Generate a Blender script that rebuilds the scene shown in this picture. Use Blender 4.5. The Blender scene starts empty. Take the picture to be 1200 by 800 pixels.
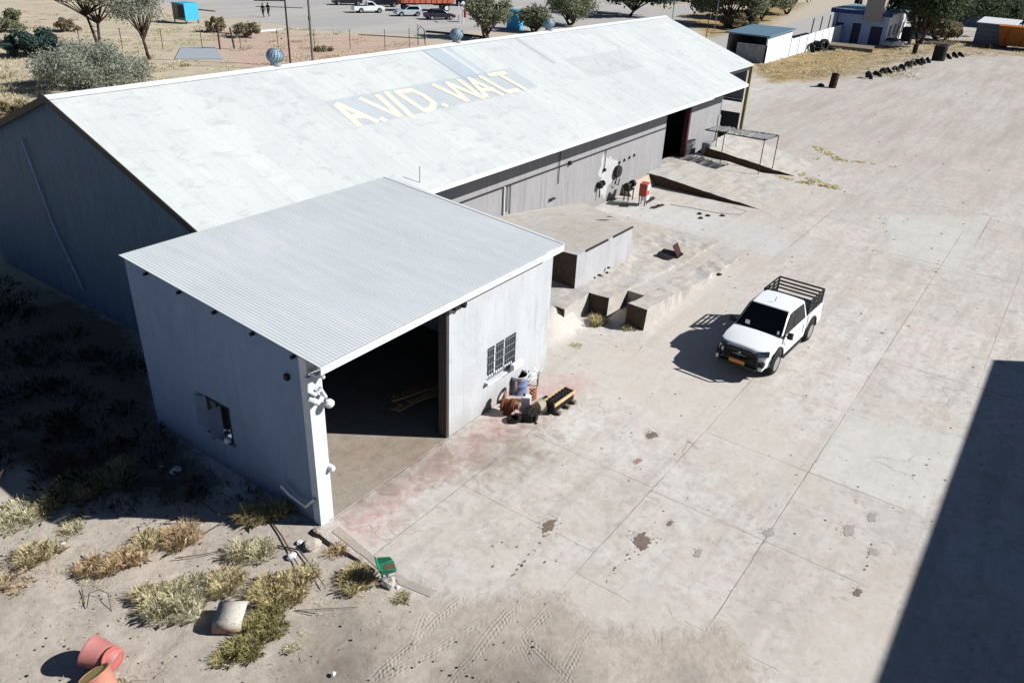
import bpy, bmesh, math, random
import numpy as np
from mathutils import Vector, Matrix, noise as mn
S = 0.56                                   # metres per layout unit
R = math.radians
random.seed(7)
scene = bpy.context.scene
COL = scene.collection

# ------------------------------------------------------------------ camera
CAMP = Vector((-16.526073, -20.033276, 22.0)) * S
YAW, PIT, ROL, FPX = R(34.67980), R(28.06894), R(-2.63578), 912.261
Fv = Vector((math.cos(PIT)*math.cos(YAW), math.cos(PIT)*math.sin(YAW), -math.sin(PIT)))
Rv = Vector((math.sin(YAW), -math.cos(YAW), 0))
Dv = -Rv.cross(Fv)
R2 = math.cos(ROL)*Rv + math.sin(ROL)*Dv
D2 = -math.sin(ROL)*Rv + math.cos(ROL)*Dv
cam_d = bpy.data.cameras.new('camera'); cam = bpy.data.objects.new('camera', cam_d); COL.objects.link(cam)
cam.matrix_world = Matrix(((R2.x, -D2.x, -Fv.x, CAMP.x), (R2.y, -D2.y, -Fv.y, CAMP.y), (R2.z, -D2.z, -Fv.z, CAMP.z), (0, 0, 0, 1)))
cam_d.sensor_width = 36; cam_d.lens = FPX/1200*36; cam_d.clip_end = 3000; cam_d.clip_start = .1
scene.camera = cam

def at(u, v, val=0.0, ax=2):
    """survey point: photo point (u,v) on the plane coordinate[ax] = val (metres)"""
    d = Fv + (u-600)/FPX*R2 + (v-400)/FPX*D2
    t = (val-CAMP[ax])/d[ax]
    return CAMP + d*t

# ------------------------------------------------------------------ light
SUND = Vector((.575, -.818, 0)).normalized()
EL = R(34.5)
sun_d = bpy.data.lights.new('sun', 'SUN'); sun = bpy.data.objects.new('sun', sun_d); COL.objects.link(sun)
to_sun = Vector((SUND.x*math.cos(EL), SUND.y*math.cos(EL), math.sin(EL)))
sun.rotation_euler = to_sun.to_track_quat('Z', 'Y').to_euler()
sun_d.energy = 5.0; sun_d.angle = R(.5); sun_d.color = (1, .985, .965)
w = bpy.data.worlds.new('World'); scene.world = w; w.use_nodes = True
nt = w.node_tree; bg = nt.nodes['Background']
sky = nt.nodes.new('ShaderNodeTexSky'); sky.sky_type = 'NISHITA'; sky.sun_disc = False
sky.sun_elevation = EL; sky.sun_rotation = math.atan2(SUND.x, SUND.y)
sky.air_density = .5; sky.dust_density = .0; sky.ozone_density = 1.2
nt.links.new(sky.outputs[0], bg.inputs[0]); bg.inputs[1].default_value = .05
scene.view_settings.view_transform = 'Standard'; scene.view_settings.look = 'None'
scene.view_settings.exposure = .58; scene.view_settings.gamma = 1
scene.cycles.max_bounces = 5; scene.cycles.diffuse_bounces = 1; scene.cycles.glossy_bounces = 2; scene.cycles.transparent_max_bounces = 4

# ------------------------------------------------------------------ helpers
def lin(c):
    return tuple(((x/255)/12.92 if x/255 <= .04045 else ((x/255+.055)/1.055)**2.4) for x in c)
class NT:
    def __init__(s, m): s.t = m.node_tree; s.b = s.t.nodes['Principled BSDF']
    def n(s, k, **kw):
        o = s.t.nodes.new(k)
        for a, b in kw.items(): setattr(o, a, b)
        return o
    def l(s, a, b): s.t.links.new(a, b)
    def pos(s): return s.n('ShaderNodeNewGeometry').outputs['Position']
    def obj(s): return s.n('ShaderNodeTexCoord').outputs['Object']
    def noise(s, vec, scale, det=4, rough=.6, dist=0):
        o = s.n('ShaderNodeTexNoise'); o.inputs['Scale'].default_value = scale; o.inputs['Detail'].default_value = det
        o.inputs['Roughness'].default_value = rough; o.inputs['Distortion'].default_value = dist
        if vec: s.l(vec, o.inputs['Vector'])
        return o.outputs['Fac']
    def math(s, op, a, b=None, c=None, clamp=False):
        o = s.n('ShaderNodeMath', operation=op); o.use_clamp = clamp
        for i, x in enumerate((a, b, c)):
            if x is None: continue
            if isinstance(x, (int, float)): o.inputs[i].default_value = x
            else: s.l(x, o.inputs[i])
        return o.outputs[0]
    def mapr(s, v, a, b, c=0, d=1, smooth=False):
        o = s.n('ShaderNodeMapRange'); o.interpolation_type = 'SMOOTHSTEP' if smooth else 'LINEAR'
        for i, x in enumerate((a, b, c, d)): o.inputs[1+i].default_value = x
        s.l(v, o.inputs[0]); return o.outputs[0]
    def mix(s, f, a, b, mode='MIX'):
        o = s.n('ShaderNodeMix', data_type='RGBA', blend_type=mode)
        for i, x in ((0, f), (6, a), (7, b)):
            if isinstance(x, (int, float)): o.inputs[i].default_value = x
            elif isinstance(x, tuple): o.inputs[i].default_value = (*x[:3], 1)
            else: s.l(x, o.inputs[i])
        return o.outputs[2]
    def scalev(s, vec, v):
        o = s.n('ShaderNodeVectorMath', operation='MULTIPLY'); s.l(vec, o.inputs[0]); o.inputs[1].default_value = v; return o.outputs[0]
    def bump(s, h, strength=.3, dist=.02, normal=None):
        o = s.n('ShaderNodeBump'); o.inputs['Strength'].default_value = strength; o.inputs['Distance'].default_value = dist
        s.l(h, o.inputs['Height'])
        if normal: s.l(normal, o.inputs['Normal'])
        s.l(o.outputs[0], s.b.inputs['Normal']); return o.outputs[0]
    def sep(s, vec):
        o = s.n('ShaderNodeSeparateXYZ'); s.l(vec, o.inputs[0]); return o.outputs
    def attr(s, name):
        return s.n('ShaderNodeAttribute', attribute_name=name).outputs['Fac']
    def base(s, x):
        if isinstance(x, tuple): s.b.inputs['Base Color'].default_value = (*x[:3], 1)
        else: s.l(x, s.b.inputs['Base Color'])
def newmat(name, rough=.8, metal=0, spec=.3):
    m = bpy.data.materials.new(name); m.use_nodes = True; t = NT(m)
    t.b.inputs['Roughness'].default_value = rough; t.b.inputs['Metallic'].default_value = metal
    t.b.inputs['Specular IOR Level'].default_value = spec
    return m, t
_mc = {}
def plain(name, col, rough=.75, metal=0, var=.25, scale=6, spec=.3, bump=0):
    """painted / raw surface with a little wear"""
    if name in _mc: return _mc[name]
    m, t = newmat(name, rough, metal, spec)
    c = lin(col); v = t.obj()
    n1 = t.noise(v, scale, 5, .65); n2 = t.noise(v, scale*6, 3)
    f = t.math('ADD', t.math('MULTIPLY', n1, .7), t.math('MULTIPLY', n2, .3))
    f = t.mapr(f, .32, .68)
    t.base(t.mix(f, tuple(x*(1-var) for x in c), tuple(min(1, x*(1+var*.6)) for x in c)))
    if bump: t.bump(n2, bump, .01)
    _mc[name] = m; return m

class MB:
    def __init__(s, sc=1.0): s.v = []; s.f = []; s.sc = sc
    def add(s, vs, fs):
        k = len(s.v); s.v += [tuple(x*s.sc for x in p) for p in vs]; s.f += [tuple(i+k for i in f) for f in fs]; return s
    def box(s, x0, x1, y0, y1, z0, z1):
        x0, x1 = sorted((x0, x1)); y0, y1 = sorted((y0, y1)); z0, z1 = sorted((z0, z1))
        return s.add([(x0,y0,z0),(x1,y0,z0),(x1,y1,z0),(x0,y1,z0),(x0,y0,z1),(x1,y0,z1),(x1,y1,z1),(x0,y1,z1)],
                     [(0,3,2,1),(4,5,6,7),(0,1,5,4),(1,2,6,5),(2,3,7,6),(3,0,4,7)])
    def quad(s, *p): return s.add(list(p), [tuple(range(len(p)))])
    def slab(s, pts, d):
        """pts polygon, extruded by vector d"""
        n = len(pts); q = [tuple(a+b for a, b in zip(p, d)) for p in pts]
        return s.add(list(pts)+q, [tuple(range(n))[::-1], tuple(range(n, 2*n))] + [(i, (i+1) % n, n+(i+1) % n, n+i) for i in range(n)])
    def tube(s, path, r, n=8, r1=None, cap=True):
        P = [Vector(p) for p in path]; m = len(P); vs = []; fs = []
        for i, p in enumerate(P):
            d = (P[min(i+1, m-1)]-P[max(i-1, 0)]).normalized()
            a = d.orthogonal().normalized() if i == 0 else (a - d*a.dot(d)).normalized()
            b = d.cross(a); rr = r if r1 is None else r+(r1-r)*i/max(1, m-1)
            for k in range(n):
                t = 2*math.pi*k/n; vs.append(tuple(p+(a*math.cos(t)+b*math.sin(t))*rr))
        for i in range(m-1):
            for k in range(n):
                fs.append((i*n+k, i*n+(k+1) % n, (i+1)*n+(k+1) % n, (i+1)*n+k))
        if cap: fs += [tuple(range(n))[::-1], tuple((m-1)*n+k for k in range(n))]
        return s.add(vs, fs)
    def rev(s, prof, c=(0,0,0), axis='z', n=20, tilt=None):
        """prof [(r,h)] revolved round axis"""
        vs = []; fs = []; m = len(prof)
        for r, h in prof:
            for k in range(n):
                t = 2*math.pi*k/n; p = (r*math.cos(t), r*math.sin(t), h)
                if axis == 'y': p = (p[0], p[2], p[1])
                if axis == 'x': p = (p[2], p[0], p[1])
                p = Vector(p)
                if tilt: p = tilt @ p
                vs.append((p.x+c[0], p.y+c[1], p.z+c[2]))
        for i in range(m-1):
            for k in range(n): fs.append((i*n+k, i*n+(k+1) % n, (i+1)*n+(k+1) % n, (i+1)*n+k))
        if prof[0][0] > 1e-4 and prof[0] != prof[-1]: fs.append(tuple(range(n))[::-1])
        if prof[-1][0] > 1e-4 and prof[0] != prof[-1]: fs.append(tuple((m-1)*n+k for k in range(n)))
        return s.add(vs, fs)
    def build(s, name, mat, parent=None, smooth=False, bevel=0, fixn=True):
        me = bpy.data.meshes.new(name); me.from_pydata(s.v, [], s.f); me.update()
        if fixn:
            b = bmesh.new(); b.from_mesh(me); bmesh.ops.recalc_face_normals(b, faces=b.faces)
            if smooth:
                for f in b.faces: f.smooth = True
                for e in b.edges:
                    if len(e.link_faces) == 2 and e.calc_face_angle(0) > R(38): e.smooth = False
            b.to_mesh(me); b.free()
        if mat: me.materials.append(mat)
        o = bpy.data.objects.new(name, me); COL.objects.link(o)
        if parent: o.parent = parent
        if bevel:
            md = o.modifiers.new('bevel', 'BEVEL'); md.width = bevel; md.segments = 2; md.limit_method = 'ANGLE'; md.angle_limit = R(35)
        return o
def tag(o, label, cat=None, group=None):
    if label: o['label'] = label
    if cat: o['category'] = cat
    if group: o['group'] = group
    return o
def kind(o, k): o['kind'] = k; return o
def thing(name, label, cat, loc=(0,0,0), rz=0, group=None, rot=None):
    o = bpy.data.objects.new(name, None); COL.objects.link(o); o.location = loc
    o.rotation_euler = rot or (0, 0, rz); o.empty_display_size = .2
    return tag(o, label, cat, group)
def kids(o): return [c for c in bpy.data.objects if c.parent == o]
def dup(root, loc, rz=None, label=None, group=None, sc=None):
    r = root.copy(); COL.objects.link(r); r.location = loc
    if rz is not None: r.rotation_euler = (0, 0, rz)
    if label: r['label'] = label
    if group: r['group'] = group
    if sc: r.scale = (sc, sc, sc)
    for ch in kids(root):
        c = ch.copy(); COL.objects.link(c); c.parent = r
        for g in kids(ch):
            d = g.copy(); COL.objects.link(d); d.parent = c
    return r

# ------------------------------------------------------------------ materials
def mat_roof_main():
    m, t = newmat('weathered_galvanised_sheet', .55, .0, .5)
    p = t.pos(); x, y, z = t.sep(p)
    # single sheets: 0.8 m wide, 3.6 m long
    br = t.n('ShaderNodeTexBrick', offset=.37, squash=1)
    br.inputs['Scale'].default_value = 1; br.inputs['Brick Width'].default_value = .82; br.inputs['Row Height'].default_value = 3.3
    br.inputs['Mortar Size'].default_value = .012; br.inputs['Mortar Smooth'].default_value = .6; br.inputs['Bias'].default_value = 0
    br.inputs['Color1'].default_value = (0, 0, 0, 1); br.inputs['Color2'].default_value = (1, 1, 1, 1); br.inputs['Mortar'].default_value = (.5, .5, .5, 1)
    t.l(p, br.inputs['Vector'])
    sheet = t.sep(br.outputs['Color'])[0]
    st = t.noise(t.scalev(p, (2.2, .35, .35)), 1.6, 6, .7)
    big = t.noise(p, .16, 4, .6)
    f = t.math('ADD', t.math('MULTIPLY', sheet, .15), t.math('ADD', t.math('MULTIPLY', st, .55), t.math('MULTIPLY', big, .45)))
    c = t.mix(t.mapr(f, .3, .85), lin((174, 179, 178)), lin((197, 199, 196)))
    # bluish newer sheets and rusty seam
    def band(x0, x1, y0, y1, s=.25):
        a = t.mapr(x, x0-.03, x0+.03); b = t.mapr(x, x1+.03, x1-.03)
        e = t.mapr(y, y0-.05, y0+.05); g = t.mapr(y, y1+.05, y1-.05)
        return t.math('MULTIPLY', t.math('MULTIPLY', a, b), t.math('MULTIPLY', e, t.math('MULTIPLY', g, s)))
    X = lambda v: v*S
    c = t.mix(band(X(33.6), X(35.4), X(20), X(25.1), .5), c, lin((134, 158, 176)))
    c = t.mix(band(X(35.9), X(36.6), X(20), X(25.1), .35), c, lin((134, 158, 176)))
    c = t.mix(band(X(33.2), X(33.55), X(19.3), X(25.1), .6), c, lin((120, 135, 150)))
    c = t.mix(band(X(45.8), X(46.5), X(20), X(25.1), .5), c, lin((150, 146, 146)))
    c = t.mix(band(X(19.0), X(39.8), X(17.4), X(20.5), .5), c, lin((150, 162, 170)))
    sp = t.noise(t.scalev(p, (2.5, .4, 1)), 2.2, 6, .8)
    ghost = t.math('MULTIPLY', band(X(48), X(58.5), X(17), X(20.3), .5), t.mapr(sp, .35, .65))
    c = t.mix(ghost, c, lin((150, 152, 152)))
    sm = t.noise(t.scalev(p, (.6, 1, 1)), 1.8, 8, .75, .6); c = t.mix(t.mapr(sm, .53, .66, 0, .6), c, lin((160, 164, 164)))
    seam = t.mapr(br.outputs['Fac'], 0, 1, 0, .18)
    c = t.mix(seam, c, lin((140, 148, 152)))
    rust = t.mapr(t.noise(t.scalev(p, (3, .5, .5)), 1.3, 6, .75), .66, .76, 0, .35)
    c = t.mix(rust, c, lin((150, 128, 104)))
    t.base(c)
    wv = t.math('SINE', t.math('MULTIPLY', x, 2*math.pi/.076))
    t.bump(wv, .16, .008)
    return m
def mat_sheet(name, col, dark, pitch=.1, rough=.5, rust=.0, axis=0, b=0):
    m, t = newmat(name, rough, 0, .4); p = t.pos(); s = t.sep(p)
    st = t.noise(t.scalev(p, (2.5, .3, .3) if axis == 0 else (.3, 2.5, .3) if axis == 1 else (2, 2, .25)), 1.5, 6, .7)
    big = t.noise(p, .25, 3)
    f = t.math('ADD', t.math('MULTIPLY', st, .6), t.math('MULTIPLY', big, .4))
    c = t.mix(t.mapr(f, .35, .65), lin(dark), lin(col))
    if rust: c = t.mix(t.mapr(t.noise(p, 1.1, 6, .75), .6, .72, 0, rust), c, lin((120, 92, 74)))
    t.base(c)
    if b:
        q = s[axis] if axis < 2 else s[1]
        t.bump(t.math('SINE', t.math('MULTIPLY', q, 2*math.pi/pitch)), b, .02)
    return m
def mat_plaster(name, col, stain=(120, 120, 118), amt=.5, base_dirt=.35, scale=1.0):
    m, t = newmat(name, .9, 0, .15); p = t.pos(); z = t.sep(p)[2]
    cl = t.noise(t.scalev(p, (1, 1, .35)), 1.1*scale, 6, .65); fine = t.noise(p, 14, 4)
    run = t.noise(t.scalev(p, (3.5, 3.5, .22)), 1.6, 5, .65)
    f = t.mapr(t.math('ADD', t.math('MULTIPLY', cl, .6), t.math('MULTIPLY', fine, .4)), .35, .65)
    c = t.mix(f, tuple(x*.82 for x in lin(col)), lin(col))
    c = t.mix(t.mapr(run, .54, .72, 0, amt), c, lin(stain))
    pa = t.noise(p, .9, 7, .72, .8); c = t.mix(t.mapr(pa, .53, .6, 0, amt*.55), c, tuple(x*.74 for x in lin(col)))
    pb = t.noise(p, 2.3, 7, .75, .5); c = t.mix(t.mapr(pb, .6, .66, 0, amt*.6), c, lin(stain))
    top_ = t.noise(t.scalev(p, (7, 7, .12)), 1.0, 5, .7); c = t.mix(t.mapr(top_, .58, .74, 0, amt*.8), c, lin(stain))
    dirt = t.math('MULTIPLY', t.mapr(t.math('ADD', z, t.math('MULTIPLY', cl, 1.2)), .4, 1.3, 1, 0), base_dirt)
    c = t.mix(dirt, c, lin((128, 112, 96)))
    t.base(c); t.bump(t.math('ADD', fine, t.math('MULTIPLY', cl, .6)), .25, .012)
    return m
def mat_concrete(name, col, dark, warm, sc=1.0):
    m, t = newmat(name, .92, 0, .15); p = t.pos()
    a = t.noise(p, .5*sc, 6, .65, .3); b = t.noise(p, 3*sc, 6, .7); f = t.noise(p, 24*sc, 3, .6)
    st = t.noise(t.scalev(p, (.5, 3.2, 1)), 1.1*sc, 5, .6)
    c = t.mix(t.mapr(a, .38, .62), lin(col), lin(warm))
    c = t.mix(t.mapr(b, .45, .75, 0, .6), c, lin(dark))
    c = t.mix(t.mapr(st, .52, .72, 0, .4), c, lin(dark))
    c = t.mix(t.mapr(f, .3, .7, 0, .25), c, tuple(x*.6 for x in lin(dark)))
    t.base(c); t.bump(t.math('ADD', b, f), .35, .015)
    return m
ROOF = mat_roof_main()
ROOF2 = mat_sheet('galvanised_corrugated_sheet', (197, 201, 200), (180, 187, 189), .1, .45)
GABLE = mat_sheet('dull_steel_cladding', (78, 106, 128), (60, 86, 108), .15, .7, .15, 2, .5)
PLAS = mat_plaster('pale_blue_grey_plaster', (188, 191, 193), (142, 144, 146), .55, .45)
PLASIDE = mat_plaster('shade_tinted_plaster', (126, 146, 174), (96, 114, 142), .5, .45)  # bluer, darker copy of the wall plaster; shade tint put into its colour
WALLM = mat_plaster('weathered_grey_plaster', (150, 149, 150), (112, 110, 110), .55, .35)
CONC = mat_concrete('rough_concrete', (168, 163, 156), (140, 130, 118), (178, 164, 146))
CONCD = mat_concrete('shade_dark_concrete', (84, 72, 62), (48, 40, 34), (76, 62, 52), 1.5)  # dark concrete for faces away from the sun, their shade painted in
WHITE = plain('white_trim', (216, 218, 220), .6, 0, .1)
WHITEDULL = plain('chalky_white', (196, 200, 202), .85, 0, .18, 3)
BLACKP = plain('black_paint', (26, 27, 30), .45, 0, .3)
DARK = plain('dark_steel', (48, 46, 46), .6, .2, .3)
RUST = plain('rusty_steel', (104, 62, 40), .85, 0, .45, 9, .2, .3)
RUSTD = plain('dark_rusty_steel', (60, 40, 32), .85, 0, .45, 9, .2, .3)
STEEL = plain('galvanised_steel', (150, 156, 160), .5, .5, .2, 12)
RUBBER = plain('black_rubber', (30, 30, 31), .85, 0, .25)
GLASS = plain('dark_window_glass', (12, 15, 19), .18, 0, .1, 2, .2)
GREASE = plain('greasy_black_iron', (34, 30, 28), .5, .2, .4, 14)

# ------------------------------------------------------------------ ground sheet
def pol(pts): return [at(u, v)[:2] for u, v in pts]
def sdist(px, py, poly):
    """signed distance (m), positive inside"""
    inside = np.zeros(px.shape, bool); dmin = np.full(px.shape, 1e9)
    n = len(poly)
    for i in range(n):
        x0, y0 = poly[i]; x1, y1 = poly[(i+1) % n]
        c = ((y0 > py) != (y1 > py)); 
        with np.errstate(divide='ignore', invalid='ignore'):
            xi = (x1-x0)*(py-y0)/((y1-y0) if y1 != y0 else 1e-9)+x0
        inside ^= (c & (px < xi))
        dx, dy = x1-x0, y1-y0; L = dx*dx+dy*dy+1e-12
        t = np.clip(((px-x0)*dx+(py-y0)*dy)/L, 0, 1)
        dmin = np.minimum(dmin, np.hypot(px-(x0+t*dx), py-(y0+t*dy)))
    return np.where(inside, dmin, -dmin)
def axis_pts(segs):
    out = []
    for a, b, st in segs:
        n = max(1, int(round((b-a)/st))); out += list(np.linspace(a, b, n, endpoint=False))
    out.append(segs[-1][1]); return np.array(out)
gx = axis_pts([(-900, -100, 100), (-100, -12, 8), (-12, 26, .14), (26, 50, .4), (50, 170, 1.2), (170, 400, 10), (400, 1600, 150)])
gy = axis_pts([(-900, -100, 100), (-100, -17, 8), (-17, 10, .14), (10, 30, .6), (30, 120, 1.2), (120, 300, 10), (300, 1600, 130)])
GX, GY = np.meshgrid(gx, gy)
U = lambda a: a*S
def sst(v, a, b): 
    t = np.clip((v-a)/(b-a), 0, 1); return t*t*(3-2*t)
# earth bank left of the loading ramp
GZ = np.zeros_like(GX)
bank = 1.30*S*sst(GX/S, 16.9, 21.2)*sst(GY/S, .9, 2.9)*(1-sst(GX/S, 21.9, 22.4))*(1-sst(GY/S, 12.0, 13))
GZ += bank
# gentle relief of the sandy strip
sandp = pol([(-400, 1200), (-500, 560), (0, 500), (378, 618), (389, 640), (420, 655), (470, 680), (507, 700), (560, 702), (600, 694), (655, 698), (672, 712), (700, 738), (745, 736), (770, 745), (800, 742), (830, 726), (870, 752), (890, 800), (900, 1200)])
sd = sdist(GX, GY, sandp)
rng = np.random.RandomState(3)
def vnoise(x, y, seed):
    r = np.random.RandomState(seed); T = r.rand(256, 256)
    xi = np.floor(x).astype(int); yi = np.floor(y).astype(int); fx = x-xi; fy = y-yi
    fx = fx*fx*(3-2*fx); fy = fy*fy*(3-2*fy)
    g = lambda a, b: T[a % 256, b % 256]
    return (g(xi, yi)*(1-fx)+g(xi+1, yi)*fx)*(1-fy)+(g(xi, yi+1)*(1-fx)+g(xi+1, yi+1)*fx)*fy
rel = (vnoise(GX*.7, GY*.7, 1)-.5)*.12+(vnoise(GX*2.3, GY*2.3, 2)-.5)*.05
GZ += np.where(sd > .1, np.clip((sd-.1)*.6, 0, 1)*(rel-.03), 0)
verts = np.stack([GX, GY, GZ], -1).reshape(-1, 3)
ny, nx = GX.shape
idx = np.arange(ny*nx).reshape(ny, nx)
quads = np.stack([idx[:-1, :-1], idx[:-1, 1:], idx[1:, 1:], idx[1:, :-1]], -1).reshape(-1, 4)
me = bpy.data.meshes.new('ground'); me.vertices.add(len(verts)); me.vertices.foreach_set('co', verts.ravel())
me.loops.add(quads.size); me.loops.foreach_set('vertex_index', quads.ravel().astype(np.int32))
me.polygons.add(len(quads)); me.polygons.foreach_set('loop_start', np.arange(0, quads.size, 4, dtype=np.int32))
me.update(calc_edges=True); me.validate()
me.polygons.foreach_set('use_smooth', np.ones(len(quads), bool))
masks = {
 'sand': sd,
 'sandfilm': np.maximum.reduce([
     sdist(GX, GY, pol([(640, 380), (700, 400), (760, 395), (830, 300), (880, 310), (850, 380), (860, 440), (900, 450), (960, 560), (930, 580), (780, 500), (700, 470), (660, 450), (645, 430)])),
     sdist(GX, GY, pol([(640, 690), (700, 700), (760, 700), (850, 716), (870, 760), (800, 800), (640, 800)])),
     sdist(GX, GY, pol([(960, 760), (1040, 700), (1060, 690), (1020, 810), (950, 810)])),
     sdist(GX, GY, pol([(880, 190), (905, 205), (975, 220), (960, 235), (900, 240), (880, 215)]))]),
 'redox': np.maximum.reduce([
     sdist(GX, GY, pol([(395, 612), (455, 575), (540, 520), (580, 495), (600, 500), (545, 540), (470, 590), (425, 640), (392, 625)])),
     sdist(GX, GY, pol([(545, 512), (640, 445), (690, 440), (675, 465), (640, 480), (600, 510), (560, 530)]))]),
 'grime': np.maximum(sdist(GX, GY, pol([(520, 540), (560, 500), (640, 500), (640, 540), (600, 560), (570, 560)])),
                     sdist(GX, GY, pol([(385, 525), (527, 515), (560, 530), (520, 560), (400, 600)]))),
 'litter': np.maximum(sdist(GX, GY, pol([(-300, 300), (0, 318), (60, 338), (150, 380), (176, 440), (200, 500), (262, 570), (200, 585), (120, 568), (60, 560), (-10, 520), (-300, 500)])), sdist(GX, GY, pol([(300, 590), (365, 605), (350, 590), (290, 575)]))),  # area inside the building shadow where the ground colour is darkened as shade
 'damp': np.maximum.reduce([
     sdist(GX, GY, pol([(350, 730), (400, 725), (440, 760), (425, 820), (330, 820)])),
     sdist(GX, GY, pol([(560, 770), (620, 765), (655, 790), (640, 830), (520, 830)]))]),
 'wet': sdist(GX, GY, pol([(700, 250), (740, 235), (820, 250), (900, 262), (960, 300), (900, 300), (840, 270), (790, 292), (740, 290)])),
 'slabbright': np.maximum(sdist(GX, GY, pol([(949, 552), (995, 482), (1150, 520), (1085, 590), (1054, 595)])),
                          sdist(GX, GY, pol([(1040, 250), (1160, 255), (1120, 318), (1045, 300)]))),
 'field': sdist(GX, GY, pol([(-900, 300), (-600, -20), (100, -20), (180, 10), (300, 40), (490, 60), (560, 60), (400, 200), (-100, 400)])),
 'asphalt': sdist(GX, GY, pol([(120, -30), (175, 3), (250, 18), (330, 30), (400, 38), (500, 41), (560, 36), (610, 40), (760, 15), (790, -30), (600, -45), (300, -45)])),
 'road': np.maximum(sdist(GX, GY, pol([(820, 46), (860, 42), (905, 33), (960, 17), (990, 8), (1040, 10), (1010, 28), (960, 45), (900, 62), (850, 66)])),
                    sdist(GX, GY, pol([(600, 45), (800, 5), (860, 8), (830, 30), (700, 60)]))),
 'redsoil': sdist(GX, GY, pol([(240, 30), (330, 40), (420, 41), (492, 47), (500, 70), (300, 90), (250, 60)])),
 'straw': np.maximum.reduce([
     sdist(GX, GY, pol([(870, 75), (905, 62), (960, 60), (1050, 50), (1085, 62), (1010, 88), (960, 95), (900, 96)])),
     sdist(GX, GY, pol([(1060, 45), (1200, 48), (1230, 70), (1150, 62), (1080, 66)])),
     sdist(GX, GY, pol([(800, 18), (860, 12), (950, 2), (900, 28), (830, 45)]))]),
}
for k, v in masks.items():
    a = me.attributes.new(k, 'FLOAT', 'POINT'); a.data.foreach_set('value', np.clip(v, -20, 20).astype(np.float32).ravel())

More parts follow.
